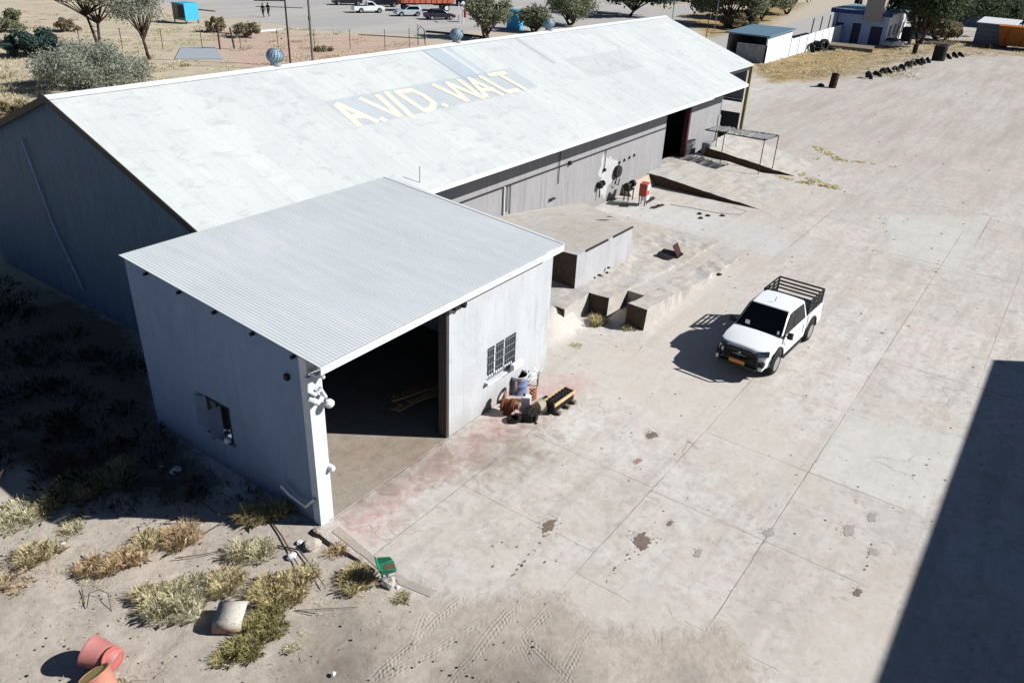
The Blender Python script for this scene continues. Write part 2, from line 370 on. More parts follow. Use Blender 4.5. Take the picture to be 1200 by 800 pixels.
def ground_mat():
    m, t = newmat('yard_ground', .95, 0, .12); p = t.pos(); x, y, z = t.sep(p)
    big = t.noise(p, .12, 5, .6, .4); mid = t.noise(p, .7, 6, .65, .3); fine = t.noise(p, 5, 6, .7); grit = t.noise(p, 40, 3, .7)
    mott = t.noise(p, 1.9, 7, .72, .6)
    # ---- concrete
    conc = t.mix(t.mapr(big, .4, .62), lin((196, 194, 189)), lin((197, 190, 182)))
    conc = t.mix(t.mapr(mott, .48, .66, 0, .7), conc, lin((168, 162, 154)))
    wh = t.noise(p, 1.3, 8, .75, .8); conc = t.mix(t.mapr(wh, .52, .6, 0, .7), conc, lin((204, 202, 198)))
    sc2 = t.noise(p, 4.2, 8, .8, .5); conc = t.mix(t.math('MULTIPLY', t.mapr(sc2, .53, .61, 0, .75), t.mapr(mid, .38, .58)), conc, lin((150, 142, 133)))
    bl = t.noise(p, .55, 7, .7, 1.2); conc = t.mix(t.mapr(bl, .52, .64, 0, .5), conc, lin((192, 176, 164)))
    conc = t.mix(t.mapr(mid, .55, .75, 0, .5), conc, lin((184, 178, 172)))
    # drag streaks running along X with traffic
    stk = t.noise(t.scalev(p, (.16, 1.5, 1)), 1.0, 6, .68, .2)
    conc = t.mix(t.mapr(stk, .48, .66, 0, .45), conc, lin((156, 151, 144)))
    conc = t.mix(t.mapr(fine, .42, .8, 0, .3), conc, lin((132, 128, 124)))
    br = t.n('ShaderNodeTexBrick', offset=.0)
    br.inputs['Scale'].default_value = 1; br.inputs['Brick Width'].default_value = 5.5*S; br.inputs['Row Height'].default_value = 6.0*S
    br.inputs['Mortar Size'].default_value = 0; br.inputs['Color1'].default_value = (0, 0, 0, 1); br.inputs['Color2'].default_value = (1, 1, 1, 1)
    off = t.n('ShaderNodeVectorMath', operation='ADD'); t.l(p, off.inputs[0]); off.inputs[1].default_value = (.5*S+5.5*S*40, 2.8*S+6*S*40, 0)
    t.l(off.outputs[0], br.inputs['Vector'])
    sl = t.sep(br.outputs['Color'])[0]
    conc = t.mix(t.mapr(sl, 0, 1, .0, .22), conc, lin((150, 140, 128)), 'MIX')
    def edge(name, amp, soft=.12, nz=None, bias=0, sc=1.0):
        a = t.math('ADD', t.attr(name), t.math('MULTIPLY', t.math('SUBTRACT', nz or mid, .5), amp))
        return t.mapr(a, bias-soft, bias+soft)
    conc = t.mix(t.math('MULTIPLY', edge('slabbright', .5, .1, mott), .55), conc, lin((190, 190, 185)))
    conc = t.mix(t.math('MULTIPLY', edge('wet', 3.0, .9, mott), .5), conc, lin((188, 190, 190)))
    conc = t.mix(t.math('MULTIPLY', edge('sandfilm', 3.4, .9, mott), .6), conc, lin((190, 182, 172)))
    red = t.math('MULTIPLY', edge('redox', 2.6, .45, mott), t.mapr(fine, .35, .6, .15, .6))
    conc = t.mix(red, conc, lin((184, 132, 128)))
    conc = t.mix(t.math('MULTIPLY', edge('grime', 2.2, .5, mott), t.mapr(mott, .35, .65, .25, .7)), conc, lin((128, 114, 100)))
    # oily speckles
    vor = t.n('ShaderNodeTexVoronoi', feature='F1'); vor.inputs['Scale'].default_value = 1.1; vor.inputs['Randomness'].default_value = 1; t.l(p, vor.inputs['Vector'])
    rad = t.sep(vor.outputs['Color'])[0]
    spot = t.math('LESS_THAN', t.math('ADD', vor.outputs['Distance'], t.math('MULTIPLY', fine, .12)), t.mapr(rad, .55, 1, .0, .13))
    conc = t.mix(t.math('MULTIPLY', spot, .5), conc, lin((96, 88, 80)))
    pit = t.math('MULTIPLY', t.mapr(t.noise(p, 11, 4, .8), .61, .68, 0, 1), t.mapr(mott, .42, .6, 0, .8))
    conc = t.mix(pit, conc, lin((112, 106, 100)))
    # joints
    wob = t.math('MULTIPLY', t.math('SUBTRACT', t.noise(p, 2.5, 3), .5), .06)
    xw = t.math('ADD', x, wob); yw = t.math('ADD', y, wob)
    def line(c, v, lo, hi, other, wd=.011):
        d = t.math('ABSOLUTE', t.math('SUBTRACT', c, v))
        k = t.mapr(d, wd*1.3, wd*.5)
        return t.math('MULTIPLY', k, t.math('MULTIPLY', t.math('GREATER_THAN', other, lo), t.math('LESS_THAN', other, hi)))
    L = [line(yw, -2.82*S, -.8*S, 13*S, x), line(yw, -9.6*S, 2.5*S, 28*S, x), line(yw, -14.8*S, 4*S, 60*S, x, .014), line(yw, -20*S, 30*S, 80*S, x),
         line(xw, 5*S, -9.6*S, -2.8*S, y), line(xw, 10.2*S, -9.6*S, -2.8*S, y), line(xw, 10*S, -19*S, -9.6*S, y), line(xw, 3.6*S, -12*S, -9.6*S, y),
         line(xw, 15.9*S, -19*S, -9.6*S, y, .014), line(xw, 4.0*S, -17.5*S, -14*S, y), line(xw, 3.2*S, 0, 7*S, y, .02), line(xw, 49.3*S, -40*S, -9.8*S, y, .03), line(xw, 22.5*S, -16*S, -10*S, y, .012),
         line(yw, -.05*S, 0, 7.4*S, x, .02), line(xw, 66.2*S, -16*S, 2*S, y, .03), line(yw, -16.2*S, 56*S, 66*S, x, .03),
         line(xw, 30*S, -26*S, -15*S, y, .02), line(yw, -4.2*S, 45*S, 57*S, x, .02)]
    j = L[0]
    for q in L[1:]: j = t.math('MAXIMUM', j, q)
    # hairline cracks
    cr = t.n('ShaderNodeTexVoronoi', feature='DISTANCE_TO_EDGE'); cr.inputs['Scale'].default_value = .27
    wv = t.n('ShaderNodeVectorMath', operation='ADD'); nzc = t.n('ShaderNodeTexNoise'); nzc.inputs['Scale'].default_value = .9; nzc.inputs['Detail'].default_value = 6; t.l(p, nzc.inputs['Vector'])
    scn = t.n('ShaderNodeVectorMath', operation='SCALE'); scn.inputs['Scale'].default_value = 1.6; t.l(nzc.outputs['Color'], scn.inputs[0])
    t.l(p, wv.inputs[0]); t.l(scn.outputs[0], wv.inputs[1]); t.l(wv.outputs[0], cr.inputs['Vector'])
    crack = t.math('MULTIPLY', t.mapr(cr.outputs['Distance'], .006, .001), t.mapr(t.noise(p, .35, 2), .56, .66, 0, .45))
    j2 = t.math('MAXIMUM', t.math('MULTIPLY', j, t.mapr(mid, .35, .6, .2, .8)), crack)
    conc = t.mix(j2, conc, lin((124, 112, 102)))
    # ---- sand
    sand = t.mix(t.mapr(mid, .35, .68), lin((182, 172, 160)), lin((164, 155, 145)))
    sand = t.mix(t.mapr(fine, .4, .75, 0, .5), sand, lin((124, 112, 100)))
    sand = t.mix(t.mapr(grit, .62, .72, 0, .6), sand, lin((98, 88, 78)))
    sand = t.mix(t.math('MULTIPLY', edge('damp', 2.4, .8, mott), .62), sand, lin((96, 86, 76)))
    sand = t.mix(t.math('MULTIPLY', edge('litter', 1.6, .3, mott), .85), sand, t.mix(t.mapr(fine, .35, .65), lin((66, 56, 44)), lin((98, 84, 64))))  # dark brown painted into the sand to deepen the building's shade
    # tyre prints: three pairs of ruts with chevrons
    def ruts(px0, px1, wdt, per):
        a = at(*px0); b = at(*px1); d = (b-a).normalized(); nrm = Vector((-d.y, d.x, 0))
        dp = t.n('ShaderNodeVectorMath', operation='DOT_PRODUCT'); sub = t.n('ShaderNodeVectorMath', operation='SUBTRACT')
        t.l(p, sub.inputs[0]); sub.inputs[1].default_value = a; t.l(sub.outputs[0], dp.inputs[0]); dp.inputs[1].default_value = nrm
        dl = t.n('ShaderNodeVectorMath', operation='DOT_PRODUCT'); t.l(sub.outputs[0], dl.inputs[0]); dl.inputs[1].default_value = d
        s = t.math('ADD', dp.outputs['Value'], t.math('MULTIPLY', t.math('SUBTRACT', t.noise(p, .8, 2), .5), .25)); al = dl.outputs['Value']
        ab = t.math('ABSOLUTE', s)
        inb = t.math('MULTIPLY', t.mapr(ab, wdt, wdt*.85), t.math('MULTIPLY', t.mapr(al, -.3, .3), t.mapr(al, (b-a).length+.3, (b-a).length-.3)))
        ch = t.math('SINE', t.math('MULTIPLY', t.math('ADD', al, t.math('MULTIPLY', ab, .9)), 2*math.pi/per))
        gr = t.math('SINE', t.math('MULTIPLY', s, 2*math.pi/.075))
        return t.math('MULTIPLY', inb, t.math('ADD', t.math('MULTIPLY', ch, .5), t.math('MULTIPLY', gr, .6)))
    rt = ruts((520, 810), (610, 700), .13, .11)
    for a_, b_, w_, p_ in [((430, 800), (540, 700), .12, .1), ((556, 810), (640, 715), .14, .12), ((600, 730), (700, 830), .12, .1), ((450, 790), (560, 730), .15, .13), ((590, 715), (620, 770), .1, .09), ((640, 820), (690, 740), .14, .1), ((480, 760), (500, 720), .12, .1)]:
        rt = t.math('ADD', rt, ruts(a_, b_, w_, p_))
    rt = t.math('MULTIPLY', rt, t.mapr(t.noise(p, 1.4, 4), .38, .62, .05, 1))
    sand = t.mix(t.mapr(rt, .2, .9, 0, .3), sand, lin((108, 98, 86)))
    ms = edge('sand', 1.5, .22, mott)
    col = t.mix(ms, conc, sand)
    # ---- far surfaces
    fld = t.mix(t.mapr(t.noise(p, .25, 6, .7), .4, .65), lin((188, 178, 154)), lin((162, 152, 130)))
    fld = t.mix(t.mapr(t.noise(p, .05, 4), .45, .6, 0, .6), fld, lin((178, 164, 148)))
    fld = t.mix(t.mapr(fine, .5, .8, 0, .5), fld, lin((120, 108, 84)))
    far = t.mapr(y, 26, 30)
    col = t.mix(t.math('MULTIPLY', edge('litter', 1.6, .3, mott), .8), col, lin((84, 72, 56)))  # same shade darkening painted over the blended ground
    col = t.mix(far, col, lin((176, 166, 150)))
    col = t.mix(edge('field', 8, 1.5), col, fld)
    asp = t.mix(t.mapr(t.noise(t.scalev(p, (.05, .2, 1)), 1, 4), .4, .6), lin((158, 157, 154)), lin((170, 166, 160)))
    col = t.mix(edge('redsoil', 3, 1), col, lin((178, 156, 140)))
    col = t.mix(edge('asphalt', 1.2, .5), col, asp)
    col = t.mix(edge('road', 1, .6), col, lin((164, 162, 158)))
    stw = t.mix(t.mapr(t.noise(p, .6, 6, .75), .35, .65), lin((172, 150, 106)), lin((120, 102, 74)))
    col = t.mix(edge('straw', 7, 1.2), col, stw)
    farx = t.math('MULTIPLY', t.mapr(x, 32, 60), t.mapr(t.noise(t.scalev(p, (.05, .4, 1)), 1.2, 7, .75), .47, .62, 0, .5))
    col = t.mix(t.math('MULTIPLY', t.mapr(x, 24, 50, 0, .38), t.mapr(y, 14, 8)), col, lin((160, 153, 144)))
    col = t.mix(t.math('MULTIPLY', farx, t.mapr(y, 12, 8)), col, lin((150, 140, 130)))
    t.base(col)
    h = t.math('ADD', t.math('MULTIPLY', fine, .5), t.math('MULTIPLY', grit, .2))
    h = t.math('ADD', h, t.math('MULTIPLY', t.math('MULTIPLY', rt, ms), .6))
    h = t.math('SUBTRACT', h, t.math('MULTIPLY', t.math('MULTIPLY', j2, t.math('SUBTRACT', 1, ms)), .8))
    hs = t.math('ADD', h, t.math('MULTIPLY', ms, t.math('MULTIPLY', mott, 2.0)))
    t.bump(hs, .45, .03)
    return m
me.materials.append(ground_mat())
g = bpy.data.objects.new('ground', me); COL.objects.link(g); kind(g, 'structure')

# ------------------------------------------------------------------ main shed
EY, EZ, RY, RZ = 10.6, 7.65, 24.99, 12.97
XM, XE = 3.69, 78.53
slope = (RZ-EZ)/(RY-EY)
rz_ = lambda y: EZ+slope*(y-EY)
shed = thing('workshop_shed', 'long workshop shed with whitish corrugated gable roof and faded painted lettering', 'shed', (U(XM), U(12.8), 0))
def sp(mb, name, mat, parent=shed, **k):
    o = mb.build(name, mat, parent, **k)
    # meshes are written in world coordinates; shift to their parent
    r = parent
    off = Vector((0, 0, 0))
    while r is not None: off += Vector(r.location); r = r.parent
    o.data.transform(Matrix.Translation(-off)); return o
m = MB(S)
zt = lambda x, y, d=0: (x, y, rz_(y)+d)
T = .12
def roofpoly(pts, side=1):
    top = [(x, y, rz_(y) if side > 0 else RZ-slope*(y-RY)) for x, y in pts]
    m.slab([(a, b, c-T) for a, b, c in top], (0, 0, T))
roofpoly([(XM, EY), (61.5, EY), (61.5, RY), (XM, RY)])
roofpoly([(61.5, EY+.12), (71.3, EY+.12), (71.3, RY), (61.5, RY)])
roofpoly([(71.3, 13.2), (XE+.9, 13.2), (XE, RY), (71.3, RY)])
roofpoly([(XM, RY), (XE, RY), (XE, RY+RY-EY), (XM, RY+RY-EY)], -1)
rf = sp(m, 'roof', ROOF)
m = MB(S)       # ridge cap and fascia
m.slab([(XM-.05, RY-.45, RZ-.12), (XM-.05, RY, RZ+.06), (XM-.05, RY+.45, RZ-.12), (XM-.05, RY, RZ-.05)], (XE-XM+.05, 0, 0))
sp(m, 'ridge_cap', WHITEDULL, shed)
m = MB(S)
for a, b, y in ((16.2, 61.5, EY-.06), (61.5, 71.3, EY+.06)): m.box(a, b, y-.05, y+.02, rz_(y)-.28, rz_(y)+.02)
sp(m, 'gutter', WHITE, shed)
m = MB(S)      # barge boards
m.slab([(XM-.1, EY, EZ+.06), (XM-.1, RY, RZ+.06), (XM-.1, RY, RZ-.32), (XM-.1, EY, EZ-.32)], (.08, 0, 0))
m.slab([(XM-.1, RY, RZ+.06), (XM-.1, 2*RY-EY, EZ+.06), (XM-.1, 2*RY-EY, EZ-.32), (XM-.1, RY, RZ-.32)], (.08, 0, 0))
sp(m, 'barge_board', DARK, shed)
WY = 12.8
m = MB(S)      # near gable wall, pentagon
m.slab([(XM+.35, WY+.3, 0), (XM+.35, 36.9, 0), (XM+.35, 36.9, 8.45), (XM+.35, RY, RZ-.14), (XM+.35, WY+.3, rz_(WY+.3)-.14)], (.3, 0, 0))
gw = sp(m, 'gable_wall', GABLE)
m = MB(S)      # vertical laps and pipe of the gable
m.tube([(XM+.22, 29.5, 9.9), (XM+.22, 28.2, 5), (XM+.22, 26.3, 1.2)], .06, 8)
sp(m, 'vent_pipe', plain('pale_blue_pipe', (130, 150, 190), .4), gw)
m = MB(S); m.box(XM-.7, XM+.2, 38.6, 39.4, 7.5, 8.0); sp(m, 'gutter_end', STEEL)
m = MB(S)      # back wall
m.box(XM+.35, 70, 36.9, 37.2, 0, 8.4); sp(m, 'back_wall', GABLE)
# yard wall: lower plastered, upper band above the ledge
m = MB(S); m.box(16, 56, WY, WY+.35, 0, 4.98); yw = sp(m, 'yard_wall', WALLM)
m = MB(S); m.box(16, 56.0, WY+.02, WY+.35, 4.98, rz_(WY)-.14); sp(m, 'upper_wall', WALLM)
m = MB(S); m.box(16, 56, WY-.06, WY+.02, 4.92, 5.02); sp(m, 'cable_tray', DARK, yw)
for x, a, b in ((29.3, 3.0, 5.0), (36.4, 3.6, 6.9), (44.0, 3.2, 5.0), (29.7, 2.6, 5.0)): m = MB(S); m.tube([(x, WY-.08, a), (x, WY-.08, b)], .035, 6); sp(m, 'cable', DARK, yw)
m = MB(S); m.tube([(28.9, WY-.1, 5.0), (28.9, WY-.1, 2.6), (29.5, WY-.25, 2.4)], .07, 8); sp(m, 'downpipe', WHITE, yw)
for x, z, sx, sz in ((38.0, 5.0, .25, .3), (44.0, 3.2, .22, .25), (35.6, 2.5, .7, .12), (29.4, 2.5, .3, .2)):
    m = MB(S); m.box(x-sx/2, x+sx/2, WY-.22, WY, z-sz/2, z+sz/2); sp(m, 'junction_box', DARK, yw)
for i in range(4):
    m = MB(S); x = 46.8+i*.95; m.rev([(0, -.1), (.13, -.1), (.13, .02)], (x, WY, 3.3+.05*i), 'y', 10); sp(m, 'wall_vent', BLACKP, yw)
m = MB(S)      # white splashed plaster patch
rr_ = random.Random(5); vs = []
for k in range(40):
    a = 2*math.pi*k/40; q = 1+.22*math.sin(3*a+1)+.14*math.sin(7*a)+rr_.uniform(-.12, .12); vs.append((44.6+1.45*q*math.cos(a), 2.7+1.75*q*math.sin(a)))
m.slab([(x, WY-.006, z) for x, z in vs], (0, .004, 0)); sp(m, 'limewash_patch', mat_plaster('limewashed_plaster', (186, 186, 187), (150, 148, 148), .6, .3), yw)
m = MB(S); m.box(48, 56, WY-.3, WY, -.05, 1.0); m.add([(48, WY-.3, 0), (56, WY-.3, 0), (56, WY-1.1, 0), (48, WY-1.1, 0), (48, WY-.3, .95), (56, WY-.3, 1.0)], [(3, 2, 5, 4), (0, 3, 4), (1, 5, 2)])
sp(m, 'plinth', CONC, yw)
# door opening x 56..61.6, pier and panel beyond
m = MB(S); m.box(61.6, 69.8, WY+.0, WY+.35, 0, rz_(WY)-.14); pw = sp(m, 'end_wall_panel', WALLM)
m = MB(S); m.box(61.2, 61.6, WY-.12, WY+.4, 0, rz_(WY)-.2); sp(m, 'door_post', plain('maroon_paint', (74, 34, 36), .6))
m = MB(S); m.box(56.0, 61.6, WY+.02, WY+.3, rz_(WY)-.45, rz_(WY)-.16); sp(m, 'door_lintel', DARK)
m = MB(S); m.box(69.8, 70.1, WY, 37, 0, 8.2); m.slab([(69.8, WY, 8.2), (69.8, RY, RZ-.2), (69.8, 36.9, 8.2)], (.3, 0, 0)); sp(m, 'partition_wall', GABLE)
m = MB(S); m.box(69.5, 70.15, WY-.08, WY-.01, 0, 4.2); sp(m, 'pier', WALLM)
# far canopy bay: post, hanging gable cladding, beams
m = MB(S); m.box(XE+.55, XE+.85, 13.2, 13.55, 0, rz_(13.2)-.15); sp(m, 'post', plain('faded_yellow_paint', (140, 128, 84), .7))
m = MB(S)
m.slab([(XE, 13.55, 4.6), (XE, 36.5, 4.6), (XE, 36.5, 8.3), (XE, RY, RZ-.2), (XE, 13.55, rz_(13.5)-.15)], (.12, 0, 0)); sp(m, 'far_cladding', mat_sheet('grey_cladding', (112, 114, 120), (92, 94, 100), .15, .7, .1, 2, .4))
m = MB(S); m.box(XE, XE+.12, 13.6, 21, 0, 3.0); sp(m, 'lower_panel', plain('black_tarred_panel', (40, 42, 46), .8))
m = MB(S)
for z in (4.45, 6.6): m.box(XE-.2, XE-.02, 13.55, 36.5, z-.14, z+.14)
sp(m, 'girt', DARK)
m = MB(S); m.box(71.3, XE, 13.25, 13.4, rz_(13.2)-.5, rz_(13.2)-.16); sp(m, 'beam', DARK)
# lettering painted on the roof
def rooft(u, v):
    d = Fv+(u-600)/FPX*R2+(v-400)/FPX*D2
    n = Vector((0, -slope, 1)); p0 = Vector((0, RY, RZ))*S
    return (CAMP+d*((p0-CAMP).dot(n)/d.dot(n)))/S
LET = [((395, 124), (421, 147)), ((396, 122), (441, 142)), ((413, 137), (428, 136)), ((447, 139.5), (451, 141)),
       ((423, 116), (467, 136)), ((443, 112.5), (469, 136)), ((453, 109), (484, 138)),
       ((465, 108.5), (498, 130.5)), ((465, 108.5), (482, 106)), ((482, 106), (496, 112)), ((496, 112), (508, 121)), ((508, 121), (506, 127)), ((506, 127), (498, 130.5)),
       ((519, 123), (523, 124.5)), ((508, 100), (546, 118)), ((524, 97.5), (547, 118)), ((524, 97.5), (565, 115)), ((538, 94.5), (566, 115)),
       ((550, 92.5), (570, 113.5)), ((550, 92.5), (588, 111.5)), ((563, 106), (578, 105)), ((563, 90.5), (594, 108)), ((594, 108), (607, 106)), ((573, 88.5), (592, 86)), ((583, 87), (615, 105))]
m = MB(S); lift = .008
for a_, b_ in LET:
    A0, B0 = rooft(*a_), rooft(*b_); d = B0-A0; d.normalize(); n_ = Vector((0, -slope, 1)).normalized(); sd_ = n_.cross(d).normalized()*.24; d = d*.12; lift += .001
    m.quad(*[tuple(v+n_*lift) for v in (A0-d+sd_, B0+d+sd_, B0+d-sd_, A0-d-sd_)])
sp(m, 'painted_lettering', plain('faded_cream_paint', (226, 216, 184), .8, 0, .08, 3), rf)
# turbine ventilators
def ventilator(x, label):
    v = thing('roof_ventilator', label, 'ventilator', (U(x), U(RY+.1), U(RZ)-.04), 0, 'turbine ventilators along the ridge'); v.scale = (.84, .84, .84)
    m = MB(); m.rev([(.24, -.1), (.24, .22), (.27, .24)], n=20); m.build('base', STEEL, v, True)
    m = MB()
    for k in range(18):
        a = k*2*math.pi/18
        pts = []
        for i in range(7):
            h = i/6; r = .2+.2*math.sin(math.pi*(.12+.76*h)); aa = a+.35*h
            pts.append((r*math.cos(aa), r*math.sin(aa), .24+h*.5))
        for i in range(6):
            p, q = pts[i], pts[i+1]; a2 = .26
            def rot(p, s=.93): return (s*(p[0]*math.cos(a2)-p[1]*math.sin(a2)), s*(p[0]*math.sin(a2)+p[1]*math.cos(a2)), p[2])
            m.quad(p, q, rot(q), rot(p))
    m.rev([(.0, .25), (.24, .26), (.35, .36), (.385, .48), (.35, .62), (.24, .72), (0, .73)], n=20)
    m.build('turbine_head', plain('bluish_galvanised', (126, 146, 160), .55, .15, .3, 10), v, False)
    m = MB(); m.rev([(.27, .72), (.2, .79), (.0, .82)], n=18); m.build('cap', STEEL, v, True)
    return v
ventilator(19.1, 'turbine ventilator on the ridge nearest the shaded gable, left of the lettering')
ventilator(38.3, 'turbine ventilator on the ridge above the lettering, casting a dark shadow on the roof')
ventilator(52.6, 'turbine ventilator on the ridge in front of the green trees, farthest of the three')
m = MB(S); yy_ = rooft(492, 214).y; xx_ = rooft(492, 214).x; m.tube([(xx_, yy_, rz_(yy_)), (xx_, yy_, rz_(yy_)+1.0)], .03, 6); sp(m, 'aerial', STEEL, shed)
# floor of the shed interior is dark soil
m = MB(S); m.box(XM+.7, 69.7, WY+.4, 36.8, -.05, .03); sp(m, 'interior_floor', plain('oily_floor', (70, 62, 54), .9))

# ------------------------------------------------------------------ annex
ann = thing('workshop_annex', 'blue-grey plastered annex with low-pitched corrugated roof and wide open doorway', 'building', (U(-.65), 0, 0))
AX0, AX1, JB = -.66, 15.85, 7.42
def ap(mb, name, mat, parent=ann, **k): return sp(mb, name, mat, parent, **k)
zr2 = lambda y: 7.85+(8.78-7.85)*(y+.77)/(12.51)
m = MB(S)     # corrugated roof, real waves
n = int((15.5+.75)*S/.09)*4
vs = []; fs = []
for i in range(n+1):
    x = -.75+(15.5+.75)*i/n; ww = .009*math.sin(i*math.pi/2)
    vs += [(x, -.77, zr2(-.77)+ww), (x, 11.74, zr2(11.74)+ww), (x, 11.74, zr2(11.74)+ww-.03), (x, -.77, zr2(-.77)+ww-.03)]
for i in range(n):
    a = i*4; b = a+4; fs += [(a, b, b+1, a+1), (a+3, a+2, b+2, b+3), (a, a+3, b+3, b), (a+1, b+1, b+2, a+2)]
m.add(vs, fs); arf = ap(m, 'roof', ROOF2, smooth=False)
m = MB(S); m.box(-.72, 15.45, -.86, -.79, zr2(-.77)-.34, zr2(-.77)-.04); ap(m, 'fascia', WHITE)
m = MB(S); m.slab([(15.46, -.8, zr2(-.8)+.03), (15.46, 11.74, zr2(11.74)+.03), (15.46, 11.74, zr2(11.74)-.25), (15.46, -.8, zr2(-.8)-.25)], (.08, 0, 0)); ap(m, 'barge_board', WHITE)
for k in range(5):
    y = .6+k*2.3; m = MB(S); m.box(-.85, -.66, y-.06, y+.06, zr2(y)-.24, zr2(y)-.14); ap(m, 'purlin_end', BLACKP)
wt = lambda y: zr2(y)-.06
m = MB(S)     # left wall with window hole: y 5.65..7.7 z 1.5..3.2
def wallx(x0, x1, y0, y1, holes, top):
    ys = sorted({y0, y1, *[h[0] for h in holes], *[h[1] for h in holes]})
    for a, b in zip(ys, ys[1:]):
        hs = [h for h in holes if h[0] <= a and b <= h[1]]
        zs = [0]
        if hs: 
            h = hs[0]; m.box(x0, x1, a, b, 0, h[2])
            m.slab([(x0, a, h[3]), (x0, b, h[3]), (x0, b, top(b)), (x0, a, top(a))], (x1-x0, 0, 0))
        else: m.slab([(x0, a, 0), (x0, b, 0), (x0, b, top(b)), (x0, a, top(a))], (x1-x0, 0, 0))
wallx(AX0, AX0+.38, .401, 11.5, [(5.35, 6.95, 1.75, 3.5)], wt)
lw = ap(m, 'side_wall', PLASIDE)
m = MB(S)
for yy in (5.35, 6.1, 6.85): m.box(AX0-.02, AX0+.1, yy, yy+.1, 1.75, 3.5)
m.box(AX0-.02, AX0+.1, 5.35, 6.95, 3.42, 3.52); m.box(AX0-.02, AX0+.1, 5.35, 6.95, 1.72, 1.8)
wf = ap(m, 'window', DARK, lw)
m = MB(S); m.slab([(AX0-.03, 6.92, 1.8), (AX0-.03, 6.92, 3.48), (AX0-.2, 7.6, 3.42), (AX0-.2, 7.6, 1.9)], (.03, .03, 0)); ap(m, 'open_sash', plain('blue_grey_sash', (104, 122, 152), .5), lw)
m = MB(S); m.slab([(AX0-.03, 5.95, 1.8), (AX0-.03, 5.95, 3.4), (AX0-.55, 6.1, 3.36), (AX0-.55, 6.1, 1.86)], (.03, .03, 0)); ap(m, 'open_sash', plain('blue_grey_sash', (104, 122, 152), .5), lw)
m = MB(S); m.box(AX0-.2, AX0-.02, 5.2, 7.05, 1.6, 1.72); ap(m, 'window_sill', PLASIDE, lw)
m = MB(S); m.rev([(.0, 0), (.14, .0), (.16, .12), (.08, .2), (0, .2)], (AX0-.16, 5.55, 1.8), n=14); tag(ap(m, 'plastic_bottle_heap', WHITE, lw), None)
m = MB(S); m.box(AX0-.02, 0, -.0, .4, 0, wt(0)-.02); ap(m, 'corner_pillar', plain('bluish_white_pillar_paint', (196, 204, 210), .8, 0, .14, 2, .2, .2))
m = MB(S)     # front wall: x JB..AX1 with window 10.3..12.75, z 1.75..3.65
m.box(JB, 10.35, 0, .4, 0, wt(0)); m.box(12.75, AX1, 0, .4, 0, wt(0)); m.box(10.35, 12.75, 0, .4, 0, 1.85); m.box(10.35, 12.75, 0, .4, 3.65, wt(0))
fw = ap(m, 'front_wall', PLAS)
m = MB(S); m.box(.002, JB-.002, .02, .35, wt(0)-.36, wt(0)-.02); ap(m, 'door_lintel', PLAS)
m = MB(S); m.box(JB-.16, JB, .02, .5, 0, wt(0)-.36); ap(m, 'door_jamb', plain('brown_steel_frame', (70, 62, 60), .6))
m = MB(S); m.box(AX1-.38, AX1, .4, 11.5, 0, 7.4); m.slab([(AX1-.38, .4, 7.4), (AX1-.38, 11.5, 7.4), (AX1-.38, 11.5, wt(11.5)), (AX1-.38, .4, wt(.4))], (.38, 0, 0)); ap(m, 'right_wall', PLAS)
m = MB(S); m.box(AX0+.4, AX1-.4, 11.1, 11.45, 0, wt(11.3)); ap(m, 'rear_wall', WALLM)
m = MB(S); m.box(AX0+.4, AX1-.4, .0, 11.1, -.05, .02)
ap(m, 'interior_floor', mat_concrete('dusty_floor', (158, 148, 136), (116, 106, 96), (152, 138, 122)))
# barred window
m = MB(S)
m.box(10.35, 12.75, .12, .2, 1.85, 1.93); m.box(10.35, 12.75, .12, .2, 3.57, 3.65)
for xx in (10.35, 11.1, 11.9, 12.67): m.box(xx, xx+.08, .12, .2, 1.85, 3.65)
w1 = ap(m, 'window', WHITE, fw)
m = MB(S); m.box(10.4, 12.7, .16, .17, 1.9, 3.6); ap(m, 'pane', plain('dusty_glass', (88, 100, 108), .3, 0, .4, 3), w1) if False else ap(m, 'window_pane', plain('dusty_glass', (60, 70, 76), .3, 0, .4, 3), fw)
m = MB(S)
for k in range(13): xx = 10.45+k*.185; m.tube([(xx, -.05, 1.85), (xx, -.05, 3.65)], .018, 6)
for k in range(5): zz = 1.95+k*.4; m.tube([(10.35, -.05, zz), (12.75, -.05, zz)], .016, 6)
ap(m, 'burglar_bars', plain('grey_bars', (120, 122, 124), .5), fw)
m = MB(S); m.box(10.2, 12.95, -.22, .0, 1.68, 1.8); ap(m, 'window_sill', WHITEDULL, fw)
# lamp bracket and torn flashing at the pillar head
m = MB(S)
m.tube([(-.62, -.1, 7.35), (-.5, -.3, 7.2), (-.25, -.25, 7.15), (-.1, -.2, 6.9)], .09, 8)
m.tube([(-.7, -.08, 7.15), (-.78, -.1, 6.6), (-.55, -.2, 6.35), (-.3, -.22, 6.5), (-.15, -.2, 6.15), (-.05, -.15, 6.0)], .1, 8)
m.tube([(-.75, -.05, 6.25), (-.5, -.25, 6.0), (-.25, -.2, 6.1)], .13, 8)
ap(m, 'torn_flashing', WHITEDULL, smooth=True)
m = MB(S); m.rev([(0, -.17), (.12, -.15), (.2, -.05), (.2, .05), (.12, .14), (0, .16)], (.0, -.3, 5.75), 'z', 14); ap(m, 'lamp', WHITE, smooth=True)
m = MB(S); m.rev([(0, -.12), (.1, -.1), (.13, 0), (.13, .2), (0, .22)], (.02, -.12, 2.6), 'y', 12); ap(m, 'wall_lamp', WHITE, smooth=True)
m = MB(S); m.tube([(-.72, .2, 1.35), (-.95, .5, .95), (-.98, 1.4, 1.1), (-1.0, 1.9, 1.35)], .07, 8); ap(m, 'waste_pipe', WHITE, smooth=True)
